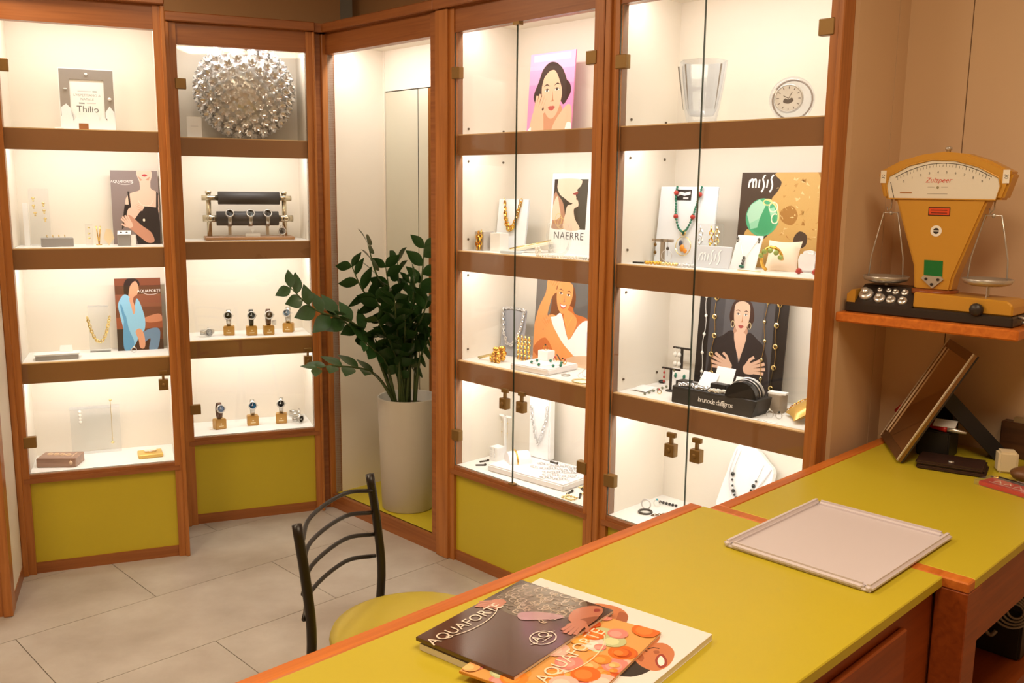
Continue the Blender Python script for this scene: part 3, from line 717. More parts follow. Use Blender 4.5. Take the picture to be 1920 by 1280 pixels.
# ------------------------------------------------------------------ watch cabinet
def petal_ball():
    o = thing('petal_ball', 'large round silver ornament made of glossy petal rosettes', 'ornament', D, .303, .142, Z1+.0125, 0)
    rx, ry, rz = .215, .112, .205; cz = .212
    MB().ball((0, 0, cz), .97, rx*.9, ry*.9, rz*.9, 28, 18).build('core', mat('core_silver', srgb(232, 230, 224), .25, metal=.7), o)
    PM = mat('petal_silver', srgb(240, 240, 240), .14, metal=.72)
    pm = MB()
    for k in range(6):
        a0 = 2*PI*k/6; vs_ = []; fs = []
        for i in range(4):
            t = i/3; r = .004 + .024*t; z = .002 + .021*t**1.4; wd_ = .011*math.sin(PI*(.25+.65*t))
            ca, sa = math.cos(a0), math.sin(a0)
            for s_ in (-1, 0, 1): vs_.append((r*ca - s_*wd_*sa, r*sa + s_*wd_*ca, z - (.003 if s_ == 0 else 0)))
        for i in range(3): fs += [(3*i, 3*i+1, 3*i+4, 3*i+3), (3*i+1, 3*i+2, 3*i+5, 3*i+4)]
        pm.add(vs_, fs, True)
    pm.ball((0, 0, .006), .005, n=6, m=4)
    proto = pm.build('rosette', PM); C.objects.unlink(proto); N_ = 250; gold_a = PI*(3-5**.5); rr = random.Random(4)
    for i in range(N_):
        zz = 1-2*(i+.5)/N_; q = math.sqrt(1-zz*zz); th = gold_a*i; d = Vector((q*math.cos(th), q*math.sin(th), zz))
        p = Vector((d.x*rx, d.y*ry, cz + d.z*rz)); nrm = Vector((d.x/rx, d.y/ry, d.z/rz)).normalized()
        if p.y > .09: continue
        r = bpy.data.objects.new('rosette', proto.data); C.objects.link(r); r.parent = o
        r.matrix_local = Matrix.Translation(p*1.0) @ Vector((0,0,1)).rotation_difference(nrm).to_matrix().to_4x4() @ Matrix.Rotation(rr.uniform(0, 6), 4, 'Z') @ Matrix.Diagonal((.82, .82, .82, 1))
petal_ball()
cd_ = thing('card', 'plain white card standing beside the silver petal ball', 'card', D, .066, .055, Z1, 0, -6)
MB().box(-.032, .032, 0, .001, 0, .095).build('sheet', CARD, cd_); a = Art(.064, .095); a.line(ink(190, 190, 196), [(.25, .55), (.75, .55)], .0015); a.build(cd_, (-.032, -.0003, 0))

ws = thing('watch_rack', 'two-bar watch rack with black rollers, metal posts and wooden base', 'watch stand', D, .30, .13, Z2, 0)
CH = mat('rack_metal', srgb(206, 196, 172), .25, metal=1.); RL = mat('black_roller', srgb(52, 52, 54), .55, noise=.2, nscale=8)
MB().box(-.207, .207, -.055, .075, .0, .017).build('base', wood('rack_wood', srgb(150, 106, 66), srgb(180, 134, 90), axis=0), ws, .004, 1)
for x in (-.18, .172): MB().tube([(x, .03, .015), (x, .03, .225)], .0115, 14).lathe([(.014, 0), (.014, .012)], 14, (x, .03, .218)).build('post', CH, ws)
MB().tube([(-.137, .02, .198), (.148, .02, .198)], .031, 22).build('roller', RL, ws)
MB().tube([(-.15, -.02, .102), (.135, -.02, .102)], .034, 22).build('roller', RL, ws)
for yy, zz, rr_ in ((.02, .198, .0125), (-.02, .102, .016)):
    MB().tube([(-.212, yy, zz), (-.13, yy, zz)], rr_, 12).build('axle', CH, ws); MB().tube([(.13, yy, zz), (.205, yy, zz)], rr_, 12).build('axle', CH, ws)
for x in (-.18, .172): MB().lathe([(.016, 0), (.016, .02)], 12, (x, -.045, .102), (0, 1, 0)).build('collar', CH, ws)
ST1 = mat('strap_steel', srgb(196, 194, 188), .3, metal=1.); ST2 = mat('strap_black', srgb(34, 32, 32), .5); ST3 = mat('strap_brown', srgb(92, 58, 40), .5); ST4 = mat('strap_twotone', srgb(214, 196, 150), .3, metal=1.)
DL = lambda n, r, g, b: mat('dial_'+n, srgb(r, g, b), .25)
def rack_watch(label, x, dial, strap, tails=True):
    o = thing('wrist_watch', label, 'watch', D, .30+x, .11, Z2+.102, 0)
    n = 12; vs_ = []; fs = []
    for i in range(n+1):
        a = math.radians(100 + 190*i/n); y, z = .0355*math.cos(a), .0355*math.sin(a)
        vs_ += [(-.009, y, z), (.009, y, z), (.009, y*1.07, z*1.07), (-.009, y*1.07, z*1.07)]
    for i in range(n):
        for k in range(4): q = (k+1) % 4; fs.append((4*i+k, 4*i+q, 4*i+4+q, 4*i+4+k))
    mb = MB().add(vs_, fs, True)
    if tails: mb.box(-.007, .007, -.002, .0, -.078, -.034)
    mb.build('strap', strap, o)
    c = Vector((0, -.028, .024)); ax = Vector((0, -.92, .38))
    ca = MB().lathe([(0, -.004), (.019, -.004), (.021, .001), (.0205, .005), (.018, .007), (.0155, .0065), (.0155, .005), (0, .005)], 20, c, ax).build('case', STEEL, o)
    MB().lathe([(0, .0051), (.0153, .0051)], 20, c, ax).build('dial', dial, ca)
    return o
rack_watch('steel watch with slate dial at the left end of the lower roller', -.092, DL('slate', 120, 134, 144), ST1)
rack_watch('steel watch with pale ice-blue dial in the middle of the lower roller', .003, DL('ice', 190, 206, 212), ST1, False)
o = rack_watch('steel watch turned edge-on on the lower roller beside the little clock', .083, DL('grey', 150, 152, 150), ST1)
ac = thing('alarm_clock', 'tiny round silver alarm clock on the watch rack base', 'clock', D, .450, .100, Z2+.017, -6)
MB().lathe([(0, -.012), (.017, -.012), (.02, -.006), (.02, .006), (.0175, .009), (.016, .007), (0, .007)], 20, (0, 0, .024), (0, -1, .12)).build('case', SILVER, ac)
MB().lathe([(0, .0072), (.0158, .0072)], 20, (0, 0, .024), (0, -1, .12)).build('dial', CARD, ac)
MB().tube([(-.009, 0, .043), (-.005, 0, .053), (.005, 0, .053), (.009, 0, .043)], .0018, 6).build('handle', SILVER, ac)
MB().box(-.012, -.008, -.006, .006, 0, .01).box(.008, .012, -.006, .006, 0, .01).build('foot', SILVER, ac)
pc = thing('price_card', 'small white price card with arrow on the watch rack base', 'card', D, .312, .092, Z2+.017, 0, -12)
MB().box(-.034, .034, 0, .001, 0, .015).build('sheet', CARD, pc); MB().prism([(0, .017), (.01, .036), (-.01, .036)], 0, .001).box(-.001, .001, 0, .001, .014, .02).build('arrow', CARD, pc)

G3 = 'watches on gold blocks, third shelf'
for u, w, r, dial, strap, lb, tg in ((.189, .139, -10, DL('black', 40, 40, 42), ST1, 'steel watch with black dial', False), (.291, .106, 0, DL('navy', 58, 74, 96), ST2, 'steel watch with dark blue dial on a black strap', False),
                                (.371, .098, 4, DL('brown', 110, 84, 66), ST3, 'watch with brown dial and brown strap and a white tag', True), (.475, .155, -22, DL('sky', 170, 200, 226), ST1, 'silver watch with sky blue dial turned aside', False)):
    zz = .046
    watch_block('gold block under the ' + lb, D, u, w, Z3, r); watch(lb + ' on a gold block', D, u, w, Z3+zz, dial, strap, r, tag_=tg)
watch('silver watch lying on its side at the shelf end, third shelf', D, .118, .165, Z3, DL('white', 220, 222, 224), ST1, 40, True)
for u, w, r, dial, strap, lb in ((.125, .121, 18, DL('bluegrey', 150, 176, 214), ST3, 'watch with blue-grey dial and dark strap'), (.285, .141, 0, DL('azure', 30, 150, 216), ST1, 'steel watch with bright azure dial'),
                                (.425, .137, -10, DL('carbon', 46, 52, 54), ST1, 'steel sports watch with charcoal dial')):
    watch_block('gold block under the ' + lb, D, u, w, Z4, r, .054); watch(lb + ' on a gold block', D, u, w, Z4+.0497, dial, strap, r)
watch('silver watch lying curled on the bottom shelf beside the sports watch', D, .522, .160, Z4, DL('black', 40, 40, 42), ST1, 60, True)
watch('second silver watch lying flat against the cabinet side', D, .495, .272, Z4, DL('white', 220, 222, 224), ST1, 100, True)

# ------------------------------------------------------------------ wide cabinet by the niche
# top shelf
o, a = poster('pink poster of a dark-haired woman touching her cheek', R, .285, .235, Z1, .245, .325, ink(240, 150, 200), -4, 0)
a.rect(ink(238, 150, 204), 0, 0, 1, 1); a.rect(ink(246, 186, 222), 0, .8, 1, 1); a.rect(ink(242, 168, 213), 0, .62, 1, .8)
a.rect(ink(250, 216, 236), .08, .9, .9, .98)
hr = ink(62, 42, 40); sk = ink(236, 190, 160); skd = ink(206, 150, 118)
a.poly(hr, [(.12,.5),(.22,.66),(.3,.8),(.45,.88),(.62,.86),(.72,.78),(.78,.68),(.9,.62),(.95,.52),(.88,.42),(.8,.36),(.72,.4),(.6,.3),(.3,.3),(.16,.4)])
a.poly(skd, [(.38,.34),(.66,.38),(.78,.3),(.74,.1),(.74,0),(.34,0),(.36,.16)])
a.poly(sk, [(.6,.12),(.74,.26),(.9,.36),(.98,.3),(1,.1),(1,0),(.6,0)])
face(a, .53, .5, .46, .46, sk, ink(48, 32, 30), ink(190, 90, 86), .04)
a.poly(hr, [(.28,.56),(.34,.7),(.46,.78),(.5,.82),(.36,.82),(.24,.68)]); a.poly(hr, [(.5,.82),(.62,.74),(.74,.56),(.78,.4),(.86,.6),(.7,.82)])
a.poly(sk, [(.06,.0),(.08,.16),(.14,.3),(.24,.34),(.34,.3),(.38,.16),(.36,0)])
hand(a, .25, .36, .085, math.radians(72), sk, skd, .12, -1)
a.poly(ink(246, 242, 240), [(.0,0),(.04,.08),(.1,.1),(.08,0)], True); a.poly(ink(246, 242, 240), [(.86,0),(.9,.14),(1,.12),(1,0)])
a.build(o, (-.1225, -.0002, 0))

# second shelf
nb = thing('necklace_board', 'white marbled necklace board with a gold chain on the second shelf', 'stand', R, .10, .205, Z2, 3, -7)
board(MB(), .175, .215, .008).build('board', mat('marble_white', srgb(232, 236, 240), .4, noise=.05, nscale=9), nb, .004, 2)
mb = MB(); link_chain(mb, U_path(.095, .213, .095, -.006, 14), .0085, .0022, 8, 5, .7)
link_chain(mb, U_path(.08, .17, .082, -.010, 10), .0085, .0022, 8, 5, .7)
solo(mb, 'necklace', GOLD, 'gold chain necklace hanging over the white marbled board', 'necklace', R, .10, .2042, Z2, 3, -7)
block('greige bracelet block at the end of the second shelf', R, .052, .105, Z2, .055, .06, .078, mat('greige', srgb(196, 188, 180), .6), 'block')
mb = MB(); link_chain(mb, [(0, .0, .078), (-.002, -.004, .06), (-.003, -.006, .03), (-.002, -.006, .004)], .010, .0032, 8, 5, .8)
link_chain(mb, [(.016, .0, .08), (.015, -.005, .05), (.014, -.006, .008)], .010, .0032, 8, 5, .8)
solo(mb, 'bracelet', GOLD, 'thick gold curb bracelet draped over the greige block', 'bracelet', R, .056, .070, Z2+.0015)
block('white block behind the gold curb bracelet', R, .128, .12, Z2, .06, .05, .075, CARD, 'block')
tr = thing('jewel_tray', 'cream tray with gold bars leaning against a white wedge', 'tray', R, .276, .156, Z2+.0188, 38, 0)
tr.rotation_euler = (0, math.radians(-12), R.a + math.radians(45))
MB().box(-.09, .09, -.022, .022, 0, .012).build('body', mat('cream_tray', srgb(244, 234, 214), .5), tr, .002, 1)
for yy in (-.012, .0, .012): MB().tube([(-.085, yy, .014), (.085, yy, .014)], .0032, 6).build('gold_bar', PGOLD, tr)
block('pale blue-grey wedge tray at the front of the second shelf', R, .262, .056, Z2, .085, .042, .010, mat('pale_blue', srgb(206, 216, 222), .4), 'tray', 'jewel_tray', 0)
fw = MB()
for k in range(5): q = 2*PI*k/5; fw.ball((.011*math.cos(q), -.002, .018+.011*math.sin(q)), .008, sy=.5, n=8, m=5)
fw.ball((0, -.005, .018), .005, n=6, m=4)
solo(fw, 'flower_brooch', STONE_W, 'white flower brooch lying by the white profile poster', 'brooch', R, .40, .07, Z2)
for k in range(3):
    mb = MB(); beads(mb, [(.032*math.cos(2*PI*i/16), .022*math.sin(2*PI*i/16), .004) for i in range(16)], .0045)
    solo(mb, 'bracelet', STONE_W, 'white pearl bracelet lying in a row at the shelf front', 'bracelet', R, .455+.075*k, .045+.004*k, Z2, group='pearl bracelets in a row')
mb = MB(); beads(mb, [(.03*math.cos(2*PI*i/14), .02*math.sin(2*PI*i/14), .004) for i in range(14)], .004)
solo(mb, 'bracelet', STEEL, 'grey bead bracelet lying at the shelf end by the white profile poster', 'bracelet', R, .685, .05, Z2)
o, a = poster('white poster with a photo of a woman in profile and thin lettering', R, .418, .225, Z2, .222, .318, CARD, -4)
a.rect(ink(70, 64, 54), .05, .31, .86, .93)
sk = ink(232, 200, 176); skd = ink(176, 132, 106)
a.poly(skd, [(.05,.4),(.05,.8),(.14,.74),(.3,.62),(.36,.42),(.34,.31),(.05,.31)], True)
a.poly(sk, [(.14,.93),(.12,.84),(.2,.74),(.3,.7),(.46,.64),(.58,.64),(.6,.7),(.58,.74),(.63,.77),(.61,.8),(.7,.86),(.66,.93)], True)
a.poly(ink(150, 72, 66), [(.52,.755),(.63,.775),(.62,.745),(.54,.74)]); a.poly(ink(60, 46, 40), [(.05,.93),(.14,.93),(.12,.82),(.05,.72)], False)
a.poly(sk, [(.05,.6),(.14,.72),(.2,.6),(.24,.46),(.05,.42)])
a.poly(sk, [(.34,.31),(.36,.5),(.4,.6),(.5,.62),(.62,.68),(.66,.6),(.56,.56),(.6,.44),(.72,.31)])
a.ring(ink(214, 190, 120), .2, .42, .08, .08, .0022); a.ring(ink(214, 190, 120), .27, .38, .08, .07, .0022)
a.text(ink(70, 70, 72), 'NAERRE', .47, .22, .042, spacing=1.08)
a.build(o, (-.111, -.0002, 0))
mb = MB()
mb.tube(spline([(-.055, 0, .12), (-.06, 0, .06), (-.03, 0, .008), (.03, 0, .008), (.06, 0, .06), (.055, 0, .12)], 5), .005, 8).box(-.05, .05, -.001, .001, .02, .12)
solo(mb, 'acrylic_stand', ACRYL, 'clear U-shaped bangle stand in front of the white profile poster', 'stand', R, .462, .12, Z2+.0032)
for k, (x, yy) in enumerate(((.7305, .26), (.7305, .22))):
    mb = MB(); beads(mb, [(.0, .004*math.sin(i*1.7), .006+.0118*i) for i in range(12)], .006)
    solo(mb, 'bead_strand', mat('copper_bead', srgb(190, 120, 76), .3, metal=.5), 'copper bead strand hanging at the cabinet post, second shelf', 'necklace', R, x, yy, Z2, group='copper bead strands')

# third shelf
nb = thing('necklace_board', 'grey necklace board with a silver chain on the third shelf', 'stand', R, .085, .235, Z3, 2, -6)
board(MB(), .14, .205, .008).build('board', mat('slate_board', srgb(160, 162, 168), .5), nb, .003, 1)
mb = MB(); link_chain(mb, [(-.062, -.005, .205), (-.058, -.006, .17), (-.045, -.007, .10), (-.02, -.008, .055), (.005, -.008, .05), (.03, -.008, .075), (.05, -.007, .12), (.06, -.006, .17), (.064, -.004, .205), (.03, .0, .209), (-.03, 0, .209), (-.062, -.005, .205)], .0085, .0026, 8, 5)
solo(mb, 'necklace', SILVER, 'silver chain necklace hung on the grey board', 'necklace', R, .085, .2337, Z3, 2, -6)
st = solo(MB().box(-.046, .046, 0, .003, 0, .108).box(-.046, .046, 0, .05, 0, .003), 'acrylic_stand', ACRYL, 'clear panel with gold bracelets before the white shirt poster', 'stand', R, .20, .205, Z3)
for k in range(4):
    mb = MB(); link_chain(mb, [(0, 0, .104), (.002, 0, .08), (-.002, 0, .05), (.001, 0, .02), (.002, -.004, .004)], .007, .0026, 7, 4, .8)
    solo(mb, 'bracelet', GOLD, 'gold link bracelet hung on the clear panel', 'bracelet', R, .165+.021*k, .2015, Z3, group='gold bracelets on the clear panel')
o, a = poster('poster of a smiling woman in a white shirt with golden light', R, .36, .262, Z3, .34, .36, ink(96, 92, 88), -4)
a.rect(ink(98, 94, 90), 0, 0, 1, 1); a.rect(ink(112, 106, 100), 0, .55, .4, 1)
hr = ink(122, 72, 40); sk = ink(236, 156, 92); skd = ink(200, 112, 58); wh = ink(244, 240, 238)
a.poly(hr, [(.26,.6),(.3,.86),(.44,.96),(.6,.92),(.66,.76),(.6,.6),(.48,.56),(.36,.5),(.24,.46)])
a.poly(skd, [(.44,.66),(.6,.68),(.66,.6),(.86,.56),(.9,.42),(.66,.32),(.52,.38),(.46,.52)])
a.poly(sk, [(.16,.3),(.2,.5),(.3,.56),(.44,.5),(.54,.34),(.46,.12),(.3,.14)])
face(a, .47, .78, .26, .3, sk, ink(70, 40, 28), ink(200, 80, 60), -.1, True)
a.poly(wh, [(.2,.5),(.34,.54),(.44,.58),(.54,.36),(.6,.3),(.72,.46),(.84,.54),(.96,.5),(1,.36),(.98,.1),(.7,.12),(.5,.14),(.4,.3),(.3,.36)])
a.poly(sk, [(.48,.6),(.58,.62),(.7,.52),(.6,.3),(.54,.38)])
a.poly(sk, [(.0,.4),(.06,.62),(.16,.8),(.18,.96),(.26,1),(.34,.94),(.32,.82),(.26,.74),(.2,.52),(.16,.38),(.04,.34)])
a.poly(sk, [(.0,.36),(.16,.36),(.34,.16),(.46,.04),(.42,0),(.0,0)]); a.poly(skd, [(.0,.12),(.2,.28),(.4,.06),(.44,0),(.2,0)])
a.poly(sk, [(.18,.44),(.24,.5),(.34,.4),(.5,.24),(.7,.1),(.66,0),(.5,.04),(.36,.18),(.22,.32)])
hand(a, .24, .45, .07, math.radians(125), sk, skd, .15, 1); hand(a, .27, .9, .075, math.radians(60), sk, skd, .12, -1)
a.poly(ink(214, 182, 150), [(.5,.04),(.7,.12),(1,.14),(1,0),(.5,0)]); a.poly(ink(206, 214, 226), [(.86,.4),(.94,.44),(.96,.2),(.88,.18)])
a.line(ink(230, 190, 90), [(.48,.56),(.55,.44),(.62,.56)], .002)
for k in range(2): a.line(wh, [(.86, .93-.035*k), (.96, .92-.035*k)], .005)
a.build(o, (-.17, -.0002, 0))
mb = MB()
for k in range(6):
    for j in range(2): mb.ball((.012*math.cos(k*1.05)+.004, .016*(j-.5)*2, .036+.022*math.sin(k*1.05)), .013, sx=.8, n=8, m=5)
for j in range(3): mb.torus((.02*(j-1), -.02, .014), .011, .0045, (1, .3, .2), 12, 6)
solo(mb, 'bracelet', GOLD, 'chunky gold bracelet piled on the third shelf by the grey board', 'bracelet', R, .15, .10, Z3)
solo(MB().tube([(-.05, .0, .012), (.0, .02, .028), (.03, .03, .04)], .004, 6).tube([(-.05, .006, .006), (.03, .036, .034)], .003, 6), 'hair_pin', PGOLD, 'pale gold hair pin leaning on the chunky gold bracelet', 'pin', R, .10, .075, Z3-.002)
tr = thing('jewel_tray', 'thick white square tray with green bead bracelet on it', 'tray', R, .385, .125, Z3, 3)
MB().box(-.10, .10, -.09, .10, 0, .024).build('body', WLEATH, tr, .004, 2)
mb = MB(); pts = [(.07*math.cos(2*PI*i/20), .05*math.sin(2*PI*i/20), .0063) for i in range(20)]
mb.tube(pts, .0012, 5, True); mb.mi = 1; beads(mb, pts[::3], .0065)
solo(mb, 'bracelet', [SILVER, STONE_G], 'chain bracelet with dark green beads on the thick white tray', 'bracelet', R, .41, .12, Z3+.0245, 3)
ring('gold cocktail ring with dark stone on the white cube', R, .333, .192, Z3+.0637, GOLD, STONE_D, 10, .010)
block('small white cube under the cocktail ring', R, .335, .195, Z3+.0237, .055, .045, .04, CARD, 'block')
for k, (x, y, st) in enumerate(((.388, .192, STONE_R), (.43, .19, STONE_D), (.455, .175, STONE_R))):
    ring(('gold ring with small red stone by the white cube', 'gold ring with black stone at the back of the thick white tray', 'dark red stone ring at the corner of the thick white tray')[k], R, x, y, Z3+.0245, GOLD, st, 30*k, .008)
solo(MB().lathe([(.0, .045), (.012, .042), (.03, .018), (.055, .004), (.06, 0)][::-1], 20), 'necklace_cone', CARD, 'low white display cone with a fine chain, third shelf', 'stand', R, .62, .16, Z3)
mb = MB().torus((0, -.035, .022), .018, .0016, (.3, -1, .8), 14, 5); link_chain(mb, [(-.03, -.03, .02), (-.04, -.045, .006)], .004, .001, 6, 4)
solo(mb, 'pendant', SILVER, 'silver loop pendant on the low white cone', 'pendant', R, .62, .155, Z3)
hoop('small grey metal band ring at the front by the thick white tray', R, .53, .10, Z3, .016, .003, STEEL, 'ring', 'ring')
hoop('pale gold bangle lying at the front corner, third shelf', R, .655, .06, Z3, .045, .0025, PGOLD, rot=10, el=.75)

# bottom shelf
t_stand('tall white T-shaped earring stand on the bottom shelf', R, .046, .245, Z4, .185, .072, CARD)
for x in (.028, .064): drop_earring('fine gold drop earring on the tall white T stand', R, x, .2404, Z4+.175, .09, PGOLD, 'drops on the white T stand', n=2, bead=.003)
block('white cube with drop earrings in front of white bracelet roll', R, .07, .175, Z4, .05, .05, .062, CARD, 'block')
for x in (.058, .078): drop_earring('white drop earring hung on the white cube', R, x, .1488, Z4+.06, .045, SILVER, 'drops on the white cube', n=4, bead=.003)
br = thing('bracelet_roll', 'white half-round bracelet roll on the bottom shelf', 'stand', R, .212, .158, Z4+.0278, -28)
half_roll(MB(), .046, .095).build('roll', WLEATH, br)
mb = MB().tube([(.0483*math.cos(PI*i/16), -.012, .0483*math.sin(PI*i/16)+.001) for i in range(17)], .0032, 6)
solo(mb, 'bracelet', GOLD, 'slim gold bangle around the white bracelet roll', 'bracelet', R, .212, .158, Z4+.0298, -28)
col_ = thing('necklace_column', 'tall white necklace column with a silver chain on bottom shelf', 'stand', R, .245, .270, Z4+.0278, 2)
MB().box(-.06, .06, -.018, .02, 0, .275).build('column', CARD, col_, .006, 2)
mb = MB(); link_chain(mb, [(-.045, -.021, .24), (-.035, -.022, .17), (-.015, -.023, .10), (.0, -.024, .07), (.02, -.023, .11), (.045, -.022, .18), (.05, -.021, .24)], .0095, .002, 8, 4)
solo(mb, 'necklace', SILVER, 'silver link chain hanging down the tall white column', 'necklace', R, .245, .2675, Z4+.0278, 2)
tr = thing('jewel_tray', 'large flat white tray with silver chains on bottom shelf', 'tray', R, .36, .165, Z4, 4)
MB().box(-.215, .195, -.115, .13, 0, .028).build('body', WLEATH, tr, .005, 2)
chs = ((-.06, .03, .12, .10, 'silver rope chain nearest the white column on the large tray'), (-.05, -.03, .13, .07, 'second silver chain from the white column on the large tray'), (.03, -.05, .16, .06, 'thin silver chain in the middle of the large tray'),
       (.055, -.075, .18, -.0, 'silver bracelet chain near the front corner of the large tray'), (.07, -.104, .18, -.055, 'double silver chain along the front edge of the large tray'))
for k, (x0, y0, x1, y1, lb) in enumerate(chs):
    mb = MB(); pts = [(x0+(x1-x0)*i/10, y0+(y1-y0)*i/10+.006*math.sin(i*1.3+k), .0056) for i in range(11)]
    link_chain(mb, pts, .0075, .0017, 7, 4, .7)
    solo(mb, 'chain', SILVER, lb, 'chain', R, .36, .165, Z4+.0285, 4)
for k, (x, y, z_, lb) in enumerate(((.335, .252, .0285, 'black bar brooch at the back of the large tray'), (.488, .284, .0285, 'dark clasp at the back edge of the large tray'), (.082, .062, 0, 'dark bar pin by the white cube'), (.05, .112, 0, 'flat dark pin behind the bar pin'), (.588, .072, 0, 'black bar cufflink before the large tray'), (.645, .068, 0, 'black cufflink at the front corner, bottom shelf'), (.61, .13, 0, 'dark clasp by the gold charm chain'))):
    solo(MB().box(-.02 if k != 1 else -.01, .02 if k != 1 else .01, -.003, .003, 0, .006).ball((.021, 0, .005), .006, n=6, m=4), 'jewel_pin', mat('dark_metal', srgb(70, 66, 60), .35, metal=.6), lb, 'pin', R, x, y, Z4+z_, 25*k)
for k, (x, y, lb) in enumerate(((.60, .17, 'tangled gold charm chain beside the large white tray'), (.655, .12, 'fine gold chain coiled at the cabinet post'), (.626, .03, 'little gold chain by the bar cufflink'))):
    mb = MB(); link_chain(mb, [(.03*math.sin(i*1.1+k), .022*math.cos(i*.9), .003) for i in range(12)], .005, .0011, 6, 4)
    solo(mb, 'chain', PGOLD, lb, 'chain', R, x, y, Z4, 0)
solo(MB().box(-.03, .03, -.012, .012, 0, .003), 'card', CARD, 'slim white slip lying at the back corner, bottom shelf', 'card', R, .105, .296, Z4, 0)

# ------------------------------------------------------------------ wide cabinet by the scale wall
# top shelf
vz = MB()
def octring(r, z, n=8): return [(r*math.cos(2*PI*(k+.5)/n), r*math.sin(2*PI*(k+.5)/n), z) for k in range(n)]
rr_ = [(.05, 0), (.052, .02), (.058, .05), (.071, .13), (.080, .205), (.074, .205), (.065, .13), (.050, .05), (.040, .03)]
vs_ = sum([octring(r, z) for r, z in rr_], []); fs = []
for i in range(len(rr_)-1):
    for k in range(8): fs.append((i*8+k, i*8+(k+1) % 8, (i+1)*8+(k+1) % 8, (i+1)*8+k))
fs += [tuple(range(7, -1, -1)), tuple((len(rr_)-1)*8+k for k in range(8))]
vz = thing('crystal_vase', 'clear faceted crystal vase on the top shelf', 'vase', R, 1.085, .13, Z1)
MB().add(vs_, fs).build('vase_body', CRYSTAL, vz)
for k in range(4):
    q = 2*PI*(k+.35)/8 + PI*1.1
    MB().tube([(.060*math.cos(q), .060*math.sin(q), .05), (.081*math.cos(q), .081*math.sin(q), .19)], [.001, .0035], 5).build('cut_groove', mat('groove', srgb(186, 184, 178), .2, metal=.5), vz)
ck = thing('crystal_clock', 'round crystal award clock standing on the top shelf', 'clock', R, 1.40, .15, Z1, 24)
MB().lathe([(0, -.02), (.06, -.02), (.068, -.01), (.068, .012), (.058, .022), (0, .022)], 32, (0, .02, .068), (0, -1, .06)).build('disc', CRYSTAL, ck)
MB().box(-.045, .045, -.0, .045, 0, .012).build('foot', CRYSTAL, ck, .003, 1)
MB().torus((-.008, -.006, .068), .041, .0035, (0, -1, .06), 30, 6).build('bezel', STEEL, ck)
a = Art(.08, .08); a.oval(ink(226, 220, 210), .5, .5, .48, .48, n=30); gy = ink(110, 100, 92)
for k in range(12): q = k*PI/6; a.line(gy, [(.5+.36*math.cos(q), .5+.36*math.sin(q)), (.5+.45*math.cos(q), .5+.45*math.sin(q))], .0022)
a.poly(gy, [(.3,.36),(.5,.3),(.68,.4),(.62,.52),(.48,.46),(.36,.5)]); a.line(gy, [(.5,.5),(.62,.74)], .002); a.line(gy, [(.5,.5),(.3,.6)], .0022)
a.build(ck, (-.048, -.0075, .029), name='dial')
hoopm = MB().torus((.0, .032, .068), .060, .003, (0, -1, .06), 30, 6).build('groove', mat('groove2', srgb(170, 150, 132), .3, metal=.3), ck)

# second shelf
nb = thing('necklace_board', 'tall white board with a black brand tag and bead necklace', 'stand', R, .985, .190, Z2, -3, -6)
board(MB(), .25, .27, .01).build('board', mat('blue_white_board', srgb(232, 238, 246), .45), nb, .002, 1)
a = Art(.25, .27); a.rect(ink(50, 46, 46), .27, .82, .56, .96); a.line(ink(230, 232, 236), [(.31, .89), (.37, .915), (.44, .90), (.54, .92)], .011); a.line(ink(214, 216, 220), [(.42, .85), (.51, .85)], .006); a.build(nb, (-.125, -.0004, 0))
mb = MB()
left = [(-.045, 0, .268), (-.047, 0, .24), (-.042, 0, .20), (-.038, 0, .165), (-.02, 0, .125), (.004, 0, .108)]; right = [(.062, 0, .268), (.055, 0, .235), (.045, 0, .20), (.036, 0, .165), (.02, 0, .128), (.004, 0, .108)]
for side in (left, right):
    pth = spline(side, 4); mb.mi = 1; mb.tube(pth, .0016, 5)
    for i, p in enumerate(pth):
        mb.mi = 0 if i in (3, 12) else 1
        mb.ball(p, .009 if i in (3, 12) else .0045, n=8, m=5)
mb.mi = 2; mb.torus((.004, 0, .108), .008, .003, (0, -1, 0), 12, 5).torus((.008, 0, .062), .033, .0016, (0, -1, 0), 24, 5)
mb.mi = 3; mb.ball((.004, 0, .055), .013, sx=.8, sy=.4, n=8, m=5).ball((.018, 0, .046), .009, sy=.4, n=8, m=5); mb.mi = 4; mb.ball((-.004, 0, .072), .008, sy=.4, sz=1.4, n=8, m=5)
solo(mb, 'necklace', [STONE_R, STONE_G, PGOLD, mat('orange_enamel', srgb(232, 150, 50), .3), mat('blue_enamel', srgb(70, 80, 100), .3)], 'green and red bead necklace with parrot pendant ring on white board', 'necklace', R, .985, .181, Z2, -3, -6)
t_stand('taupe T-shaped earring stand in front of the tall white board', R, .935, .147, Z2, .085, .085, TAUPE, 0, .006, .06)
drop_earring('dark drop earring with gold charm on the taupe T stand', R, .908, .1395, Z2+.078, .055, mat('dark_gold', srgb(120, 92, 50), .35, metal=.8), None, n=2, bead=.006)
drop_earring('hoop drop earring with black top on the taupe T stand', R, .962, .1395, Z2+.078, .05, mat('gunmetal', srgb(84, 80, 76), .35, metal=.8), None, n=1, bead=.006)
hoop('thin silver hoop hanging from the taupe T stand', R, .962, .1345, Z2+.008, .02, .001, SILVER, 'earring', 'earring', upright=True)
for k, (x, y, m, lb) in enumerate(((.950, .075, GOLD, 'gold charm bracelet lying before the taupe T stand'), (1.023, .070, PGOLD, 'pale gold bead bracelet lying before the tall white board'), (1.096, .066, SILVER, 'silver bead bracelet lying beside the gold one'))):
    mb = MB(); beads(mb, [(.03*math.cos(2*PI*i/13), .016*math.sin(2*PI*i/13), .006) for i in range(13)], .0058)
    solo(mb, 'bracelet', m, lb, 'bracelet', R, x, y, Z2)
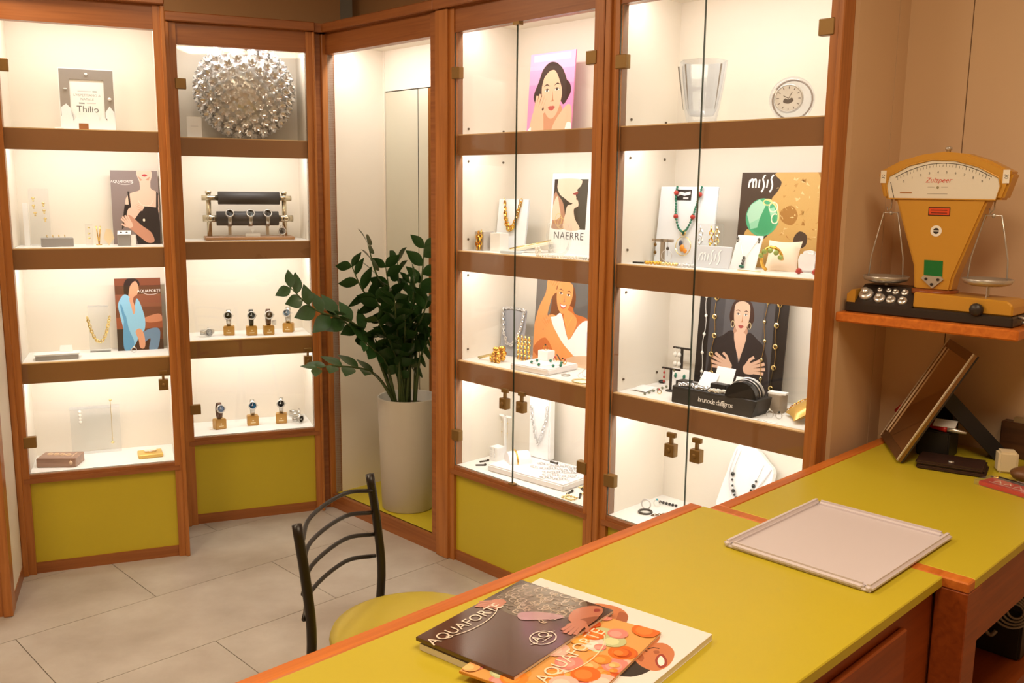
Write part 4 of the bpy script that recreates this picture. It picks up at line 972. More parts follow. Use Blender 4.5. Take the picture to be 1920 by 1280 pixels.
solo(MB().box(-.02, .02, -.006, .006, 0, .006), 'jewel_pin', STONE_D, 'small black bar pin at the corner of the second shelf', 'pin', R, .89, .07, Z2, 20)
st = solo(MB().box(-.055, .055, 0, .003, 0, .145).box(-.055, .055, 0, .05, 0, .003), 'acrylic_stand', ACRYL, 'clear bracelet panel behind the grey MISIS plaque', 'stand', R, 1.13, .138, Z2)
for k, (x, m) in enumerate(((1.098, SILVER), (1.14, GOLD), (1.163, PGOLD))):
    mb = MB(); link_chain(mb, [(0, 0, .135), (.004, 0, .10), (-.003, 0, .07), (.002, 0, .04)], .0095, .0022, 7, 4, .85)
    solo(mb, 'bracelet', m, ('silver filigree', 'gold filigree', 'pale gold link')[k] + ' bracelet hung on the clear panel behind the plaque', 'bracelet', R, x, .1347, Z2)
pl = thing('brand_plaque', 'light grey plaque embossed MISIS on the second shelf', 'sign', R, 1.160, .104, Z2, 2, -14)
MB().box(-.072, .072, 0, .006, 0, .075).build('plate', mat('plaque_grey', srgb(208, 214, 224), .35), pl, .002, 1)
def misis(a, m, cx, cy, hgt, t):
    # drawn letters: m, dotless i, long s, dotless i, long s
    A = a.w/a.h; s_ = hgt
    def P(pts): return [(cx + x*s_/a.w, cy + y*s_/a.h) for x, y in pts]
    for pts in ([(-1.55,-.4),(-1.5,.1),(-1.42,.35)], [(-1.45,.1),(-1.3,.36),(-1.14,.3),(-1.12,-.4)], [(-1.12,.1),(-.98,.36),(-.82,.3),(-.8,-.4)], [(-.5,-.4),(-.44,.36)],
                [(.14,.78),(.0,.66),(-.1,.4),(.0,.12),(.06,-.2),(-.04,-.6),(-.18,-.78)], [(.36,-.4),(.42,.36)], [(1.0,.78),(.86,.66),(.76,.4),(.86,.12),(.92,-.2),(.82,-.6),(.68,-.78)]):
        a.line(m, [(p[0], p[1]) for p in [tuple(q)[:2] for q in spline([(x, y, 0) for x, y in P(pts)], 4)]], t)
a = Art(.144, .075); misis(a, ink(246, 248, 252), .52, .5, .032, .004); misis(a, ink(160, 168, 180), .545, .47, .032, .0014); a.build(pl, (-.072, -.0003, 0), name='lettering')  # flat strokes; the thin offset grey copy paints the shade of raised letters
ec = thing('earring_card', 'white leaning card with fine chain and green pendant', 'card', R, 1.235, .185, Z2, -4, -20)
board(MB(), .10, .115, .003).build('sheet', CARD, ec)
mb = MB().tube([(-.035, -.003, .10), (-.012, -.003, .05), (.0, -.004, .035), (.012, -.003, .05), (.036, -.003, .10)], .0008, 4)
mb.mi = 1
for zz in (.036, .026, .016): mb.ball((0, -.005, zz), .0055, n=7, m=4)
mb.mi = 2; mb.ball((.0, -.006, .005), .008, sx=1.4, sz=.6, n=8, m=5)
solo(mb, 'necklace', [SILVER, mat('dark_silver', srgb(110, 108, 104), .3, metal=.9), STONE_G], 'fine chain with green drop on the leaning white card', 'necklace', R, 1.235, .185, Z2, -4, -20)
for x, wy in ((1.192, .2195), (1.276, .2135)): solo(MB().ball((0, 0, 0), .005, n=7, m=4).ball((0, 0, -.01), .004, n=7, m=4), 'earring', mat('dark_silver', srgb(110, 108, 104), .3, metal=.9), 'grey stud earring at the upper corner of the leaning card', 'earring', R, x, wy, Z2+.098, group='studs on the leaning card')
cushion('cream square cushion with a gold cuff on the second shelf', R, 1.375, .185, Z2-.004, .055, CREAMC, 12, -24, .5)
mb = MB().tube([(.032*math.cos(i*.42), -.012*math.sin(i*.3), .04*math.sin(i*.42)) for i in range(11)], .0055, 7); mb.mi = 1
for i in range(5): mb.ball((.033*math.cos(i*.6+.5), -.02, .03*math.sin(i*.6+.3)), .009, n=7, m=4)
solo(mb, 'bracelet', [GOLD, mat('peridot', srgb(150, 170, 90), .25)], 'gold cuff bracelet with green stones around the cream cushion', 'bracelet', R, 1.362, .154, Z2+.0382, 20)
solo(MB().prism([(-.03, 0), (.03, 0), (.034, .04), (.024, .066), (.0, .072), (-.024, .066), (-.034, .04)], 0, .03), 'bust_stand', WLEATH, 'small rounded white bust stand beside the cream cushion', 'stand', R, 1.462, .195, Z2, 4, bevel=.008)
o, a = poster('large MISIS poster with a green gemstone on golden rock', R, 1.315, .262, Z2, .315, .318, ink(82, 66, 52), -4)
dk = ink(78, 64, 54); ok = ink(206, 168, 104); okd = ink(168, 122, 64); okl = ink(230, 202, 146)
a.rect(dk, 0, 0, 1, 1)
a.poly(ok, [(.42,1),(.48,.9),(.44,.8),(.38,.72),(.4,.6),(.48,.5),(.4,.38),(.3,.3),(.12,.4),(.08,.24),(.18,.12),(.22,0),(1,0),(1,1)])
a.poly(okd, [(.5,.6),(.62,.66),(.7,.56),(.64,.46),(.52,.5)]); a.poly(dk, [(.68,.34),(.74,.4),(.82,.36),(.82,.26),(.74,.22),(.68,.26)]); a.poly(okd, [(.88,1),(.94,.9),(1,.9),(1,1)], False)
rp_ = random.Random(11)
for k in range(70):
    x, y = rp_.uniform(.44, .97), rp_.uniform(.03, .97)
    if .64 < x < .86 and .18 < y < .44: continue
    a.poly(rp_.choice((okl, okd, ink(190, 146, 82), okl)), [(x+rp_.uniform(-.035, .035), y+rp_.uniform(-.028, .028)) for _ in range(4)], False)
a.oval(ink(84, 176, 132), .29, .53, .2, .2, n=32); a.oval(ink(70, 164, 116), .3, .5, .15, .15, n=24)
a.poly(ink(176, 222, 196), [(.1,.56),(.14,.66),(.24,.72),(.32,.66),(.26,.52),(.14,.46)], False); a.poly(ink(150, 212, 178), [(.14,.46),(.26,.52),(.24,.42),(.16,.4)], False)
a.poly(ink(160, 220, 186), [(.36,.62),(.42,.64),(.45,.58),(.39,.54)], False)
gd = ink(226, 220, 150)
a.ring(gd, .29, .53, .19, .19, .006, -10, 80); a.ring(ink(250, 246, 214), .41, .64, .05, .05, .004); a.ring(ink(250, 246, 214), .44, .52, .04, .05, .004, 60, 330); a.ring(gd, .34, .69, .05, .03, .004)
misis(a, ink(248, 246, 240), .27, .885, .036, .006)
a.build(o, (-.1575, -.0002, 0))
mb = MB().prism([(-.03, 0), (.04, 0), (.04, .06)], 0, .03)
solo(mb, 'wedge_stand', CARD, 'white triangular wedge stand at the cabinet post, second shelf', 'stand', R, 1.531, .19, Z2)
solo(MB().prism([(-.012, 0), (.022, 0), (.022, .092), (-.012, .062)], 0, .004), 'jewel_card', mat('bright_blue', srgb(40, 130, 214), .4), 'bright blue corner card behind the white wedge', 'card', R, 1.553, .222, Z2, 0)
for k, x in enumerate((1.465, 1.52)): solo(MB().ball((0, 0, .0095), .0095, n=10, m=7).tube([(-.012, 0, .006), (.012, .006, .006)], .0015, 5), 'earring', STONE_R, 'red ball earring lying before the white wedge', 'earring', R, x, .14, Z2, group='red ball earrings')
solo(MB().ball((0, 0, .012), .014, sz=.85, n=9, m=6).ball((.02, .01, .01), .011, n=8, m=5), 'brooch', mat('teal_enamel', srgb(60, 84, 84), .3), 'dark teal brooch tucked behind the white bust stand', 'brooch', R, 1.492, .243, Z2)
solo(MB().tube([(-.04, 0, .003), (.0, .01, .003), (.045, .0, .003)], .0016, 5), 'chain', PGOLD, 'gold chain end lying before the cream cushion', 'chain', R, 1.31, .10, Z2-.0016)

# third shelf
BK = mat('matt_black', srgb(38, 34, 30), .5)
t_stand('short black T stand with red drop earrings', R, .972, .175, Z3, .085, .078, BK, 0, .0035)
t_stand('tall black T stand with pearl earrings', R, .945, .278, Z3, .145, .078, BK, 0, .0038)
drop_earring('coral red drop earring hung on the short black T stand', R, .945, .1710, Z3+.074, .05, STONE_R, None, n=3, bead=.0045)
solo(MB().ball((0, 0, 0), .0045, n=7, m=4), 'earring', mat('olive_stone', srgb(110, 104, 70), .3), 'olive stud earring on the short black T stand', 'earring', R, .99, .1680, Z3+.0795)
for x in (.918, .936): drop_earring('pale pearl drop earring hung on the tall black T stand', R, x, .2735, Z3+.134, .07, STONE_W, 'pearl drops on the tall black T stand', n=2, bead=.009)
ec = thing('earring_card', 'white card with two green earrings on a black cube', 'card', R, .972, .228, Z3+.0, 0, -8)
board(MB(), .075, .075, .002).build('sheet', CARD, ec)
for x in (-.02, .018): MB().ball((x, -.003, .048), .0055, sz=1.8, n=7, m=4).build('earring_pin', STONE_G, ec)
block('black cube behind the black brand box', R, 1.034, .172, Z3, .045, .045, .05, BK, 'block')
block('small grey cube beside the black cube', R, 1.079, .172, Z3, .04, .045, .048, GREYB, 'block')
pl = cushion('small flat white pillow with green brooch at the shelf corner', R, .903, .075, Z3+.0050, .035, WLEATH, 0, -84, .28)
mb = MB(); beads(mb, [(.02-.012*i, -.03*i, .005) for i in range(-4, 5)], .005)
solo(mb, 'bracelet', mat('grey_green', srgb(130, 134, 110), .4), 'grey-green bead strand lying on the bare shelf', 'bracelet', R, .915, .17, Z3, 30)
solo(MB().ball((0, 0, .006), .014, sz=.45, n=9, m=5), 'brooch', STONE_D, 'dark oval brooch by the back corner of the third shelf', 'brooch', R, .865, .27, Z3)
ring('little red ring on the shelf before the short black T stand', R, .975, .105, Z3, PGOLD, STONE_R, 0, .007)
o, a = poster('black poster of a woman in a dark suit with arms crossed', R, 1.185, .262, Z3, .35, .372, ink(40, 36, 34), -4)
a.rect(ink(36, 32, 30), 0, 0, 1, 1); a.rect(ink(92, 90, 92), .13, 0, .86, 1); a.rect(ink(74, 72, 74), .13, 0, .3, 1); a.rect(ink(78, 76, 78), .74, 0, .86, 1)
hr = ink(66, 44, 36); sk = ink(224, 184, 158); skd = ink(190, 144, 118); su = ink(50, 44, 44)
a.poly(hr, [(.36,.76),(.4,.9),(.5,.94),(.6,.9),(.64,.76),(.58,.66),(.42,.66)])
a.poly(skd, [(.44,.68),(.56,.68),(.58,.58),(.54,.4),(.46,.5),(.42,.6)])
face(a, .5, .765, .18, .24, sk, ink(50, 34, 30), ink(170, 84, 78), 0.)
a.poly(su, [(.42,.62),(.3,.57),(.2,.5),(.16,.3),(.2,.0),(.8,.0),(.84,.3),(.78,.5),(.7,.57),(.58,.62),(.52,.36),(.49,.36)], True)
a.poly(sk, [(.43,.6),(.57,.6),(.52,.38),(.505,.36)])
hand(a, .31, .305, .075, math.radians(165), sk, skd, .2, -1); hand(a, .69, .305, .075, math.radians(15), sk, skd, .2, 1)
a.ring(ink(220, 200, 150), .405, .69, .018, .03, .002); a.ring(ink(220, 200, 150), .595, .69, .018, .03, .002)
a.build(o, (-.175, -.0002, 0))
for k, (x, zz, lb) in enumerate(((-.145, .05, 'long pearl sautoir at the outer border of the suit poster'), (-.105, .05, 'long gold ring sautoir beside the woman in the suit poster'), (.095, .06, 'long gold flower sautoir over the grey part of the suit poster'), (.14, .03, 'long gold medallion sautoir at the right border of the suit poster'))):
    mb = MB(); pth = [(x+.004*math.sin(i*.9+k), 0, zz + (.365-zz)*i/14) for i in range(15)]; mb.tube(pth, .0013, 5)
    for i in range(1, 14, 3): mb.torus(pth[i], .0075, .0025, (0, -1, 0), 10, 5) if k in (1, 3) else mb.ball(pth[i], .0065, sy=.5, n=8, m=5)
    solo(mb, 'necklace', PGOLD if k else STONE_W, lb, 'necklace', R, 1.185, .2585, Z3, 0, -4)
bx = thing('brand_box', 'black display box lettered in white holding cards and bracelets', 'box', R, 1.232, .085, Z3, 0)
mb = MB().add([(-.155, -.05, 0), (.155, -.05, 0), (.155, .06, 0), (-.155, .06, 0), (-.165, -.035, .055), (.165, -.035, .055), (.165, .06, .055), (-.165, .06, .055)], [(0, 3, 2, 1), (4, 5, 6, 7), (0, 1, 5, 4), (1, 2, 6, 5), (2, 3, 7, 6), (3, 0, 4, 7)])
mb.build('body', BK, bx, .002, 1)
a = Art(.31, .055); a.text(ink(236, 234, 230), 'brunode daffilgros', .55, .5, .024, spacing=.8)
ao = a.build(bx, (-.155, -.0504, 0), name='lettering'); ao.rotation_euler = (PI/2 - math.atan2(.015, .055), 0, 0)
for k, (x, y, w_, h_, t_, lb) in enumerate(((1.155, .12, .07, .055, -35, 'low white card leaning in the black brand box'), (1.212, .128, .075, .075, -22, 'tall white card standing in the black brand box'), (1.285, .135, .06, .05, -22, 'white card half hidden behind the black bracelet roll'))):
    c_ = solo(board(MB(), w_, h_, .0015), 'card', CARD, lb, 'card', R, x, y, Z3+.055, -8+4*k, t_)
block('black ring box between the white cards', R, 1.222, .109, Z3+.0548, .06, .033, .022, BK, 'box', 'ring_box')
br = thing('bracelet_roll', 'glossy black half-round roll with silver bangles', 'stand', R, 1.325, .095, Z3+.0555, 12)
half_roll(MB(), .052, .09).build('roll', mat('gloss_black', srgb(34, 36, 40), .18, spec=.6), br)
for k, yy in enumerate((-.005, .02, .03)):
    mb = MB().tube([(.0545*math.cos(PI*i/16), yy, .0545*math.sin(PI*i/16)) for i in range(17)], .0022, 6)
    solo(mb, 'bangle', SILVER, ('silver bangle nearest the front of the black roll', 'middle silver bangle on the black roll', 'rear silver bangle on the black roll')[k], 'bracelet', R, 1.325, .095, Z3+.0555, 12)
for k, (x, y, m, lb) in enumerate(((1.112, .070, SILVER, 'silver chain heap at the end of the black brand box'), (1.243, .068, STONE_W, 'white enamel chain lying on the black brand box'), (1.172, .070, SILVER, 'silver pendant chain before the low white card'))):
    mb = MB(); link_chain(mb, [(.028*math.sin(i*1.3+k), .016*math.cos(i*1.1), .004+.002*(i % 3)) for i in range(11)], .006, .0016, 6, 4)
    solo(mb, 'chain', m, lb, 'chain', R, x, y, Z3+.0555, 0)
block('grey-beige cube at the foot of the suit poster', R, 1.40, .175, Z3, .045, .05, .062, TAUPE, 'block')
solo(MB().box(-.03, .03, -.015, .015, 0, .006), 'card', CARD, 'white tag lying on the grey-beige cube', 'card', R, 1.40, .175, Z3+.0618, 10)
ring('silver ring with white stone beside the black brand box', R, 1.425, .085, Z3, SILVER, STONE_W, -20, .012)
ring('black stone ring next to the silver ring', R, 1.452, .094, Z3, STEEL, STONE_D, 30, .010)
cushion('shiny gold pillow lying at the front of the third shelf', R, 1.482, .105, Z3+.0115, .058, mat('gold_satin', srgb(226, 182, 96), .32, metal=.35), -48, -62, .42)
mb = MB(); link_chain(mb, [(-.05, -.006, .010), (-.05, -.0115, .03), (-.05, -.014, .058), (-.05, -.0115, .086), (-.05, -.006, .106)], .005, .0012, 6, 4)
solo(mb, 'bracelet', GOLD, 'fine gold bracelet laid along the gold pillow', 'bracelet', R, 1.482, .105, Z3+.0115, -48, -62)
a = Art(.09, .012)
cl = thing('name_strip', 'printed white paper strip at the shelf front by the gold pillow', 'card', R, 1.43, .035, Z3, -4)
MB().box(-.03, .045, -.012, .012, 0, .0008).build('sheet', CARD, cl); a = Art(.075, .024); a.line(ink(90, 90, 94), [(.12, .52), (.34, .5)], .005); a.line(ink(120, 120, 124), [(.42, .5), (.86, .48)], .003); a.build(cl, (-.03, -.012, .0009), False, 'lettering')
nbk = thing('necklace_bust', 'black necklace bust with a pearl strand at the cabinet post', 'stand', R, 1.528, .235, Z3+.0165, -8, -10)
MB().prism(smooth_poly([(-.05, 0), (.06, 0), (.06, .12), (.035, .19), (.0, .2), (-.04, .11)], 3), 0, .02).build('bust', BK, nbk)
mb = MB(); beads(mb, [(p.x, -.003, p.z) for p in spline([(.01, 0, .17), (-.015, 0, .12), (-.03, 0, .06), (-.02, 0, .03), (.0, 0, .025), (.02, 0, .04)], 6)], .0042)
solo(mb, 'necklace', STONE_W, 'small pearl strand on the black bust', 'necklace', R, 1.528, .2343, Z3+.0165, -8, -10)
solo(MB().lathe([(.024, 0), (.024, .005), (.006, .008), (.004, .03), (.009, .034), (0, .038)], 16), 'ring_stand', mat('dark_metal', srgb(70, 66, 60), .35, metal=.6), 'small dark ring stand beside the gold pillow', 'stand', R, 1.565, .105, Z3)
solo(MB().box(-.03, .03, -.02, .02, 0, .002), 'card', CARD, 'white folded slip behind the gold pillow', 'card', R, 1.46, .17, Z3, 20)

# bottom shelf
nbw = thing('necklace_bust', 'white necklace bust with dark bead strand on the bottom shelf', 'stand', R, 1.225, .24, Z4+.0195, -6, -14)
MB().prism(smooth_poly([(-.085, 0), (.075, 0), (.10, .10), (.115, .20), (.075, .235), (.03, .265), (-.02, .27), (-.055, .255), (-.075, .16)], 3), 0, .02).build('bust', CARD, nbw)
MB().tube(spline([(-.05, -.004, .25), (-.062, -.006, .16), (-.03, -.006, .08), (.03, -.006, .09), (.08, -.005, .16), (.105, -.003, .21)], 5), .003, 6).build('piping', WLEATH, nbw)
mb = MB(); path = spline([(-.03, 0, .25), (-.045, 0, .16), (-.02, 0, .09), (.02, 0, .085), (.05, 0, .14), (.075, 0, .22)], 4); mb.tube(path, .001, 4); mb.mi = 1
for i, p in enumerate(path[4:18]): mb.ball(p, .0075 if i % 3 == 0 else .0045, n=7, m=5)
solo(mb, 'necklace', [SILVER, STONE_D], 'black bead necklace on the white bust', 'necklace', R, 1.225, .2335, Z4+.0195, -6, -14)
solo(MB().ball((0, 0, .012), .02, sz=.6, n=10, m=6), 'jewel_pad', CARD, 'little white domed pad at the foot of the white bust', 'stand', R, 1.118, .262, Z4)
ring('blue stone ring at the middle of the bottom shelf', R, .915, .2, Z4, SILVER, STONE_B, 0, .013)
hoop('grey twisted bangle on the bottom shelf', R, .925, .115, Z4, .024, .004, mat('gunmetal', srgb(84, 80, 76), .35, metal=.8))
hoop('small silver bangle leaning on the grey twisted bangle', R, .905, .145, Z4, .018, .003, SILVER, upright=True)
mb = MB(); beads(mb, [(.012*i, .006*i, .006) for i in range(6)], .006)
solo(mb, 'bracelet', STONE_D, 'black bead bracelet behind the blue stone ring', 'bracelet', R, .90, .24, Z4, -20)
mb = MB(); link_chain(mb, [(0, 0, .005), (.03, .05, .005), (.06, .10, .005), (.09, .14, .006)], .006, .0015, 6, 4); beads(mb, [(.09, .15, .0085), (.105, .155, .0085), (.12, .15, .0085)], .009)
solo(mb, 'necklace', mat('bronze_chain', srgb(120, 90, 56), .35, metal=.8), 'bronze chain necklace lying across the bottom shelf', 'necklace', R, .965, .10, Z4)

# ------------------------------------------------------------------ balance scale on its wall shelf
ss = thing('wall_shelf', 'wooden wall shelf carrying the yellow balance scale', 'shelf', R, 1.905, 0, 1.235)
MB().box(-.243, .245, 0, .362, 0, .028).build('board', W_RIM, ss, .004, 1)
SY = mat('scale_yellow', srgb(204, 150, 52), .38, metal=.25, coat=.3); SB = mat('scale_black', srgb(42, 34, 30), .4)
sc = thing('balance_scale', 'vintage yellow balance scale with fan dial and two pans', 'scale', R, 1.90, .10, 1.263)
MB().box(-.225, .225, -.07, .09, 0, .028).build('base', SB, sc, .004, 1)
MB().prism([(-.225, .028), (-.20, .028), (-.20, .065), (-.21, .065), (-.225, .05)], -.06, .08).build('base_cap', SY, sc)
mb = MB(); mb.M = Matrix.Rotation(PI/2, 4, 'Z')
mb.prism([(-.068, .026), (.06, .026), (.06, .078), (-.008, .078)], .035, .20).build('weight_tray', SB, sc, .003, 1)
MB().prism([(-.035, .028), (.22, .028), (.22, .055), (.205, .068), (-.035, .072)], -.06, .06).build('base_cover', SY, sc, .004, 1)
MB().lathe([(.016, 0), (.018, .01), (.014, .018)], 12, (.135, -.062, .04), (0, -1, 0)).build('knob', SB, sc)
MB().tube([(.222, -.02, .025), (.245, -.02, .022)], .004, 8).lathe([(.008, 0), (.008, .008)], 10, (.24, -.02, .008)).build('level_screw', STEEL, sc)
fan = [(-.052, .075), (.046, .075), (.052, .115), (.122, .325), (.158, .325), (.178, .395), (.12, .425), (.06, .445), (0, .452), (-.06, .445), (-.12, .428), (-.178, .398), (-.158, .325), (-.122, .325), (-.058, .14)]
MB().prism(fan, -.02, .035).build('body', SY, sc, .006, 2)
a = Art(.30, .12); dialm = ink(226, 220, 206)
a.poly(dialm, [(.03,.0),(.97,.0),(1,.3),(.98,.48),(.8,.72),(.6,.86),(.4,.88),(.2,.76),(.02,.52),(0,.3)], False)
tk = ink(70, 64, 58)
for k in range(29):
    x = -1 + 2*k/28; px_, py_ = .5+.40*x, .72-.3*x*x
    a.line(tk, [(px_, py_), (px_+.004*x, py_+(.05 if k % 3 else .08))], .0012)
a.line(tk, [(.5+.42*(-1+2*i/20), .80-.31*(-1+2*i/20)**2) for i in range(21)], .0018)
for k in range(10): x = -.86 + 1.72*k/9; a.text(tk, str(k), .5+.40*x, .60-.28*x*x, .009)
a.text(ink(206, 54, 40), 'Zulzpeer', .47, .42, .019, shear=.3); a.oval(ink(150, 140, 110), .47, .26, .012, .03); a.line(ink(140, 132, 124), [(.38, .12), (.56, .12)], .001)
a.line(ink(170, 160, 150), [(.38, .27), (.44, .27)], .001); a.line(ink(170, 160, 150), [(.5, .27), (.56, .27)], .001); a.line(ink(176, 130, 90), [(.13, .14), (.24, .14)], .004)
a.line(ink(60, 56, 52), [(.08, .0), (.035, .38)], .0018)
a.build(sc, (-.15, -.0205, .325), name='dial')
MB().tube([(x*.30-.15, -.022, .325+y*.12) for x, y in ((.03,0),(.97,0),(1,.3),(.98,.48),(.8,.72),(.6,.86),(.4,.88),(.2,.76),(.02,.52),(0,.3))], .0022, 6, True).build('dial_rim', SY, sc)
for xs, rt in ((-.161, 1), (.161, -1)):
    a = Art(.36, .46); x = xs/.36+.5
    a.rect(ink(236, 230, 216), x-.0225, .80, x+.0225, .875); a.text(ink(60, 56, 52), '30', x, .838, .013, rt*PI/2); a.build(sc, (-.18, -.0208, 0), name='number_sticker')
a = Art(.36, .46); a.rect(ink(60, 36, 24), .42, .61, .58, .66); a.rect(ink(214, 78, 40), .425, .615, .575, .655)
for k in range(2): a.line(ink(90, 40, 26), [(.44, .642-.016*k), (.56, .642-.016*k)], .0022)
a.build(sc, (-.18, -.0208, 0), name='red_label')
a = Art(.36, .46); a.oval(ink(236, 232, 224), .49, .52, .042, .033, n=24); a.oval(ink(50, 44, 40), .49, .52, .022, .018, n=18); a.line(ink(236, 232, 224), [(.46, .52), (.52, .52)], .003)
a.build(sc, (-.18, -.0208, 0), name='round_emblem')
a = Art(.36, .46); a.poly(ink(30, 112, 52), [(.425,.255),(.565,.25),(.56,.345),(.42,.345)], False); a.build(sc, (-.18, -.0208, 0), name='green_sticker')
mb = MB().prism([(-.032, .108), (.0, .082), (.028, .108), (.022, .116), (-.026, .116)], -.025, -.02); mb.mi = 1
for x, z in ((-.018, .107), (.014, .107), (-.002, .093)): mb.lathe([(.004, 0), (.004, .002)], 8, (x, -.025, z), (0, -1, 0))
mb.build('screw_plate', [STEEL, SB], sc)
MB().lathe([(.006, 0), (.006, .006), (.009, .008), (.009, .014), (.004, .016)], 10, (0, .01, .45)).build('finial', STEEL, sc)
MB().lathe([(.06, 0), (.06, .012)], 20, (-.003, .005, .066)).build('collar', wood('collar_wood', srgb(130, 64, 26), srgb(150, 80, 36)), sc)
for sx, dz, nm in ((-.145, -.012, 'pan'), (.13, .0, 'pan')):
    pn = thing('pan', '', '', None, 0, 0, 0) if False else MB().lathe([(0, .098+dz), (.04, .098+dz), (.058, .104+dz), (.064, .116+dz), (.062, .117+dz), (.054, .108+dz), (0, .104+dz)], 28, (sx, .01, 0)).build('pan', STEEL, sc)
    MB().lathe([(.005, .066), (.005, .098+dz)], 8, (sx+.003, .01, 0)).build('pan_post', STEEL, pn)
    MB().tube([(sx-.052, .01, .112+dz), (sx-.048, .01, .17+dz), (sx-.02, .01, .285), (sx+.02, .01, .285), (sx+.045, .01, .17+dz), (sx+.048, .01, .112+dz)], .0022, 6).build('pan_bail', STEEL, pn)
    MB().tube([(sx, .01, .325), (sx, .01, .30), (sx-.01, .01, .29), (sx-.012, .01, .302)], .002, 6).ball((sx, .01, .284), .006, n=8, m=5).build('hook', STEEL, pn)
wts = [(-.176, .036, .0205, 'largest'), (-.133, .026, .016, 'second largest'), (-.10, .024, .0135, 'middle'), (-.067, .024, .013, 'smaller middle'),
       (-.145, .060, .0075, 'smallest'), (-.119, .060, .0075, 'second smallest'), (-.098, .056, .0095, 'small'), (-.072, .056, .0105, 'fairly small')]
sn, cs_ = math.sin(math.atan2(.052, .06)), math.cos(math.atan2(.052, .06))
for x, d, r, nm in wts:               # seated on the sloping face of the tray
    o = thing('scale_weight', nm + ' round chrome weight set in the black tray of the scale', 'weight', R, 1.90+x, .10-.068+d*cs_, 1.263+.026+d*sn, 0, math.degrees(math.atan2(.052, .06)))
    MB().lathe([(0, -.001), (r, -.001), (r, r*.3), (r*.85, r*.5), (r*.4, r*.55)], 18).build('disc', SILVER, o)
    MB().lathe([(r*.35, r*.5), (r*.35, r*.75), (r*.55, r*.9), (r*.5, r*1.1), (0, r*1.2)], 14).build('knob', SILVER, o)

# ------------------------------------------------------------------ on the counters
HC = .85
pad = thing('display_pad', 'pale pink-white leather presentation tray lying across both counters', 'tray', R, 2.035, -.675, HC+.0003, 0)
PL = mat('pink_leather', srgb(214, 206, 212), .5, bump=.12, nscale=260)
MB().box(-.16, .16, -.20, .20, 0, .006).build('base', PL, pad, .002, 1)
for x0, x1, y0, y1 in ((-.164, -.146, -.203, .203), (.146, .164, -.203, .203), (-.148, .148, -.203, -.185), (-.148, .148, .185, .203)):
    MB().box(x0, x1, y0, y1, 0, .016).build('edge_roll', PL, pad, .006, 3)
for x in (-.15, .15): MB().lathe([(.003, 0), (.003, .002)], 8, (x*.97, .18, .0065)).build('stud', STEEL, pad)

def magazine(label, u, w, z, rot, W, H, t, cover, spine=True):
    # x = away from the desk side (text direction), y = towards the customers
    o = thing('magazine', label, 'magazine', None, 0, 0, 0); o.location = R.p(u, w, z); o.rotation_euler = (0, 0, R.a + PI/2 + math.radians(rot))
    MB().box(0, W, 0, H, .0006, t-.0006).build('pages', mat('paper_edge', srgb(232, 224, 210), .6), o)
    MB().box(0, W, -.0005, H+.0005, t-.0006, t).box(0, W, -.0005, H+.0005, 0, .0006).box(-.0008, 0, -.0005, H+.0005, 0, t).build('cover', cover, o, 0)
    return o, Art(W, H)
# white magazine, lowest
m3, a = magazine('thick white magazine with a laughing face, lowest of the three', 2.135, -1.585, HC+.0005, 7.5, .335, .36, .011, mat('cover_white', srgb(236, 232, 230), .3))
wh = ink(238, 234, 232); a.rect(wh, 0, 0, 1, 1)
sk = ink(206, 128, 84); skd = ink(170, 96, 60)
a.poly(sk, [(.6,.42),(.72,.6),(.9,.62),(.96,.5),(.9,.4),(.76,.36),(.64,.3)]); a.poly(skd, [(.66,.4),(.8,.42),(.92,.46),(.9,.4),(.76,.36)])
a.poly(ink(58, 50, 44), [(.36,.2),(.5,.22),(.62,.2),(.6,.1),(.5,.06),(.38,.1)]); a.poly(sk, [(.5,.04),(.6,.02),(.72,.06),(.76,.14),(.66,.2),(.56,.18),(.5,.12)])
a.poly(skd, [(.53,.13),(.56,.17),(.6,.165),(.57,.135)]); a.line(ink(70, 40, 30), [(.66,.165),(.69,.15),(.7,.125)], .003); a.line(ink(70, 40, 30), [(.6,.19),(.63,.175),(.64,.155)], .003)
a.poly(ink(160, 66, 54), [(.535,.04),(.58,.085),(.64,.10),(.66,.085),(.62,.045),(.57,.025)]); a.poly(ink(250, 246, 240), [(.555,.048),(.59,.078),(.64,.088),(.62,.06),(.58,.04)]); a.poly(skd, [(.64,.115),(.66,.135),(.68,.12),(.66,.105)])
a.poly(sk, [(.62,.2),(.74,.16),(.84,.2),(.82,.26),(.7,.26)]);
for k in range(3): a.line(skd, [(.66, .2+.018*k), (.8, .19+.02*k)], .002)
a.build(m3, (0, 0, .0112), False)
# orange magazine
m2, a = magazine('AQUAFORTE magazine with orange and pink bubbles, middle of the pile', 2.098, -1.60, HC+.0116, 13, .29, .21, .004, mat('cover_orange', srgb(222, 150, 70), .2, coat=.4))
a.rect(ink(226, 168, 96), 0, 0, 1, 1); rb = random.Random(8)
pal = [(226, 112, 34), (236, 140, 52), (238, 190, 176), (246, 214, 204), (214, 232, 190), (232, 160, 70), (206, 84, 30), (240, 176, 110), (226, 140, 130), (196, 200, 150)]
for k in range(95):
    x, y, r = rb.uniform(0, 1), rb.uniform(0, 1), rb.uniform(.02, .085); c_ = rb.choice(pal); asp = .29/.21
    a.oval(ink(*c_), x, y, r, r*asp, n=14)
    a.oval(ink(*[min(255, v+24) for v in c_]), x-.01, y+.012, r*.6, r*.6*asp, n=12)
a.text(ink(246, 230, 204), 'AQUAFORTE', .48, .42, .034, spacing=1.0); a.ring(ink(246, 226, 190), .52, .46, .3, .2, .002, 195, 330)
a.build(m2, (0, 0, .0042), False)
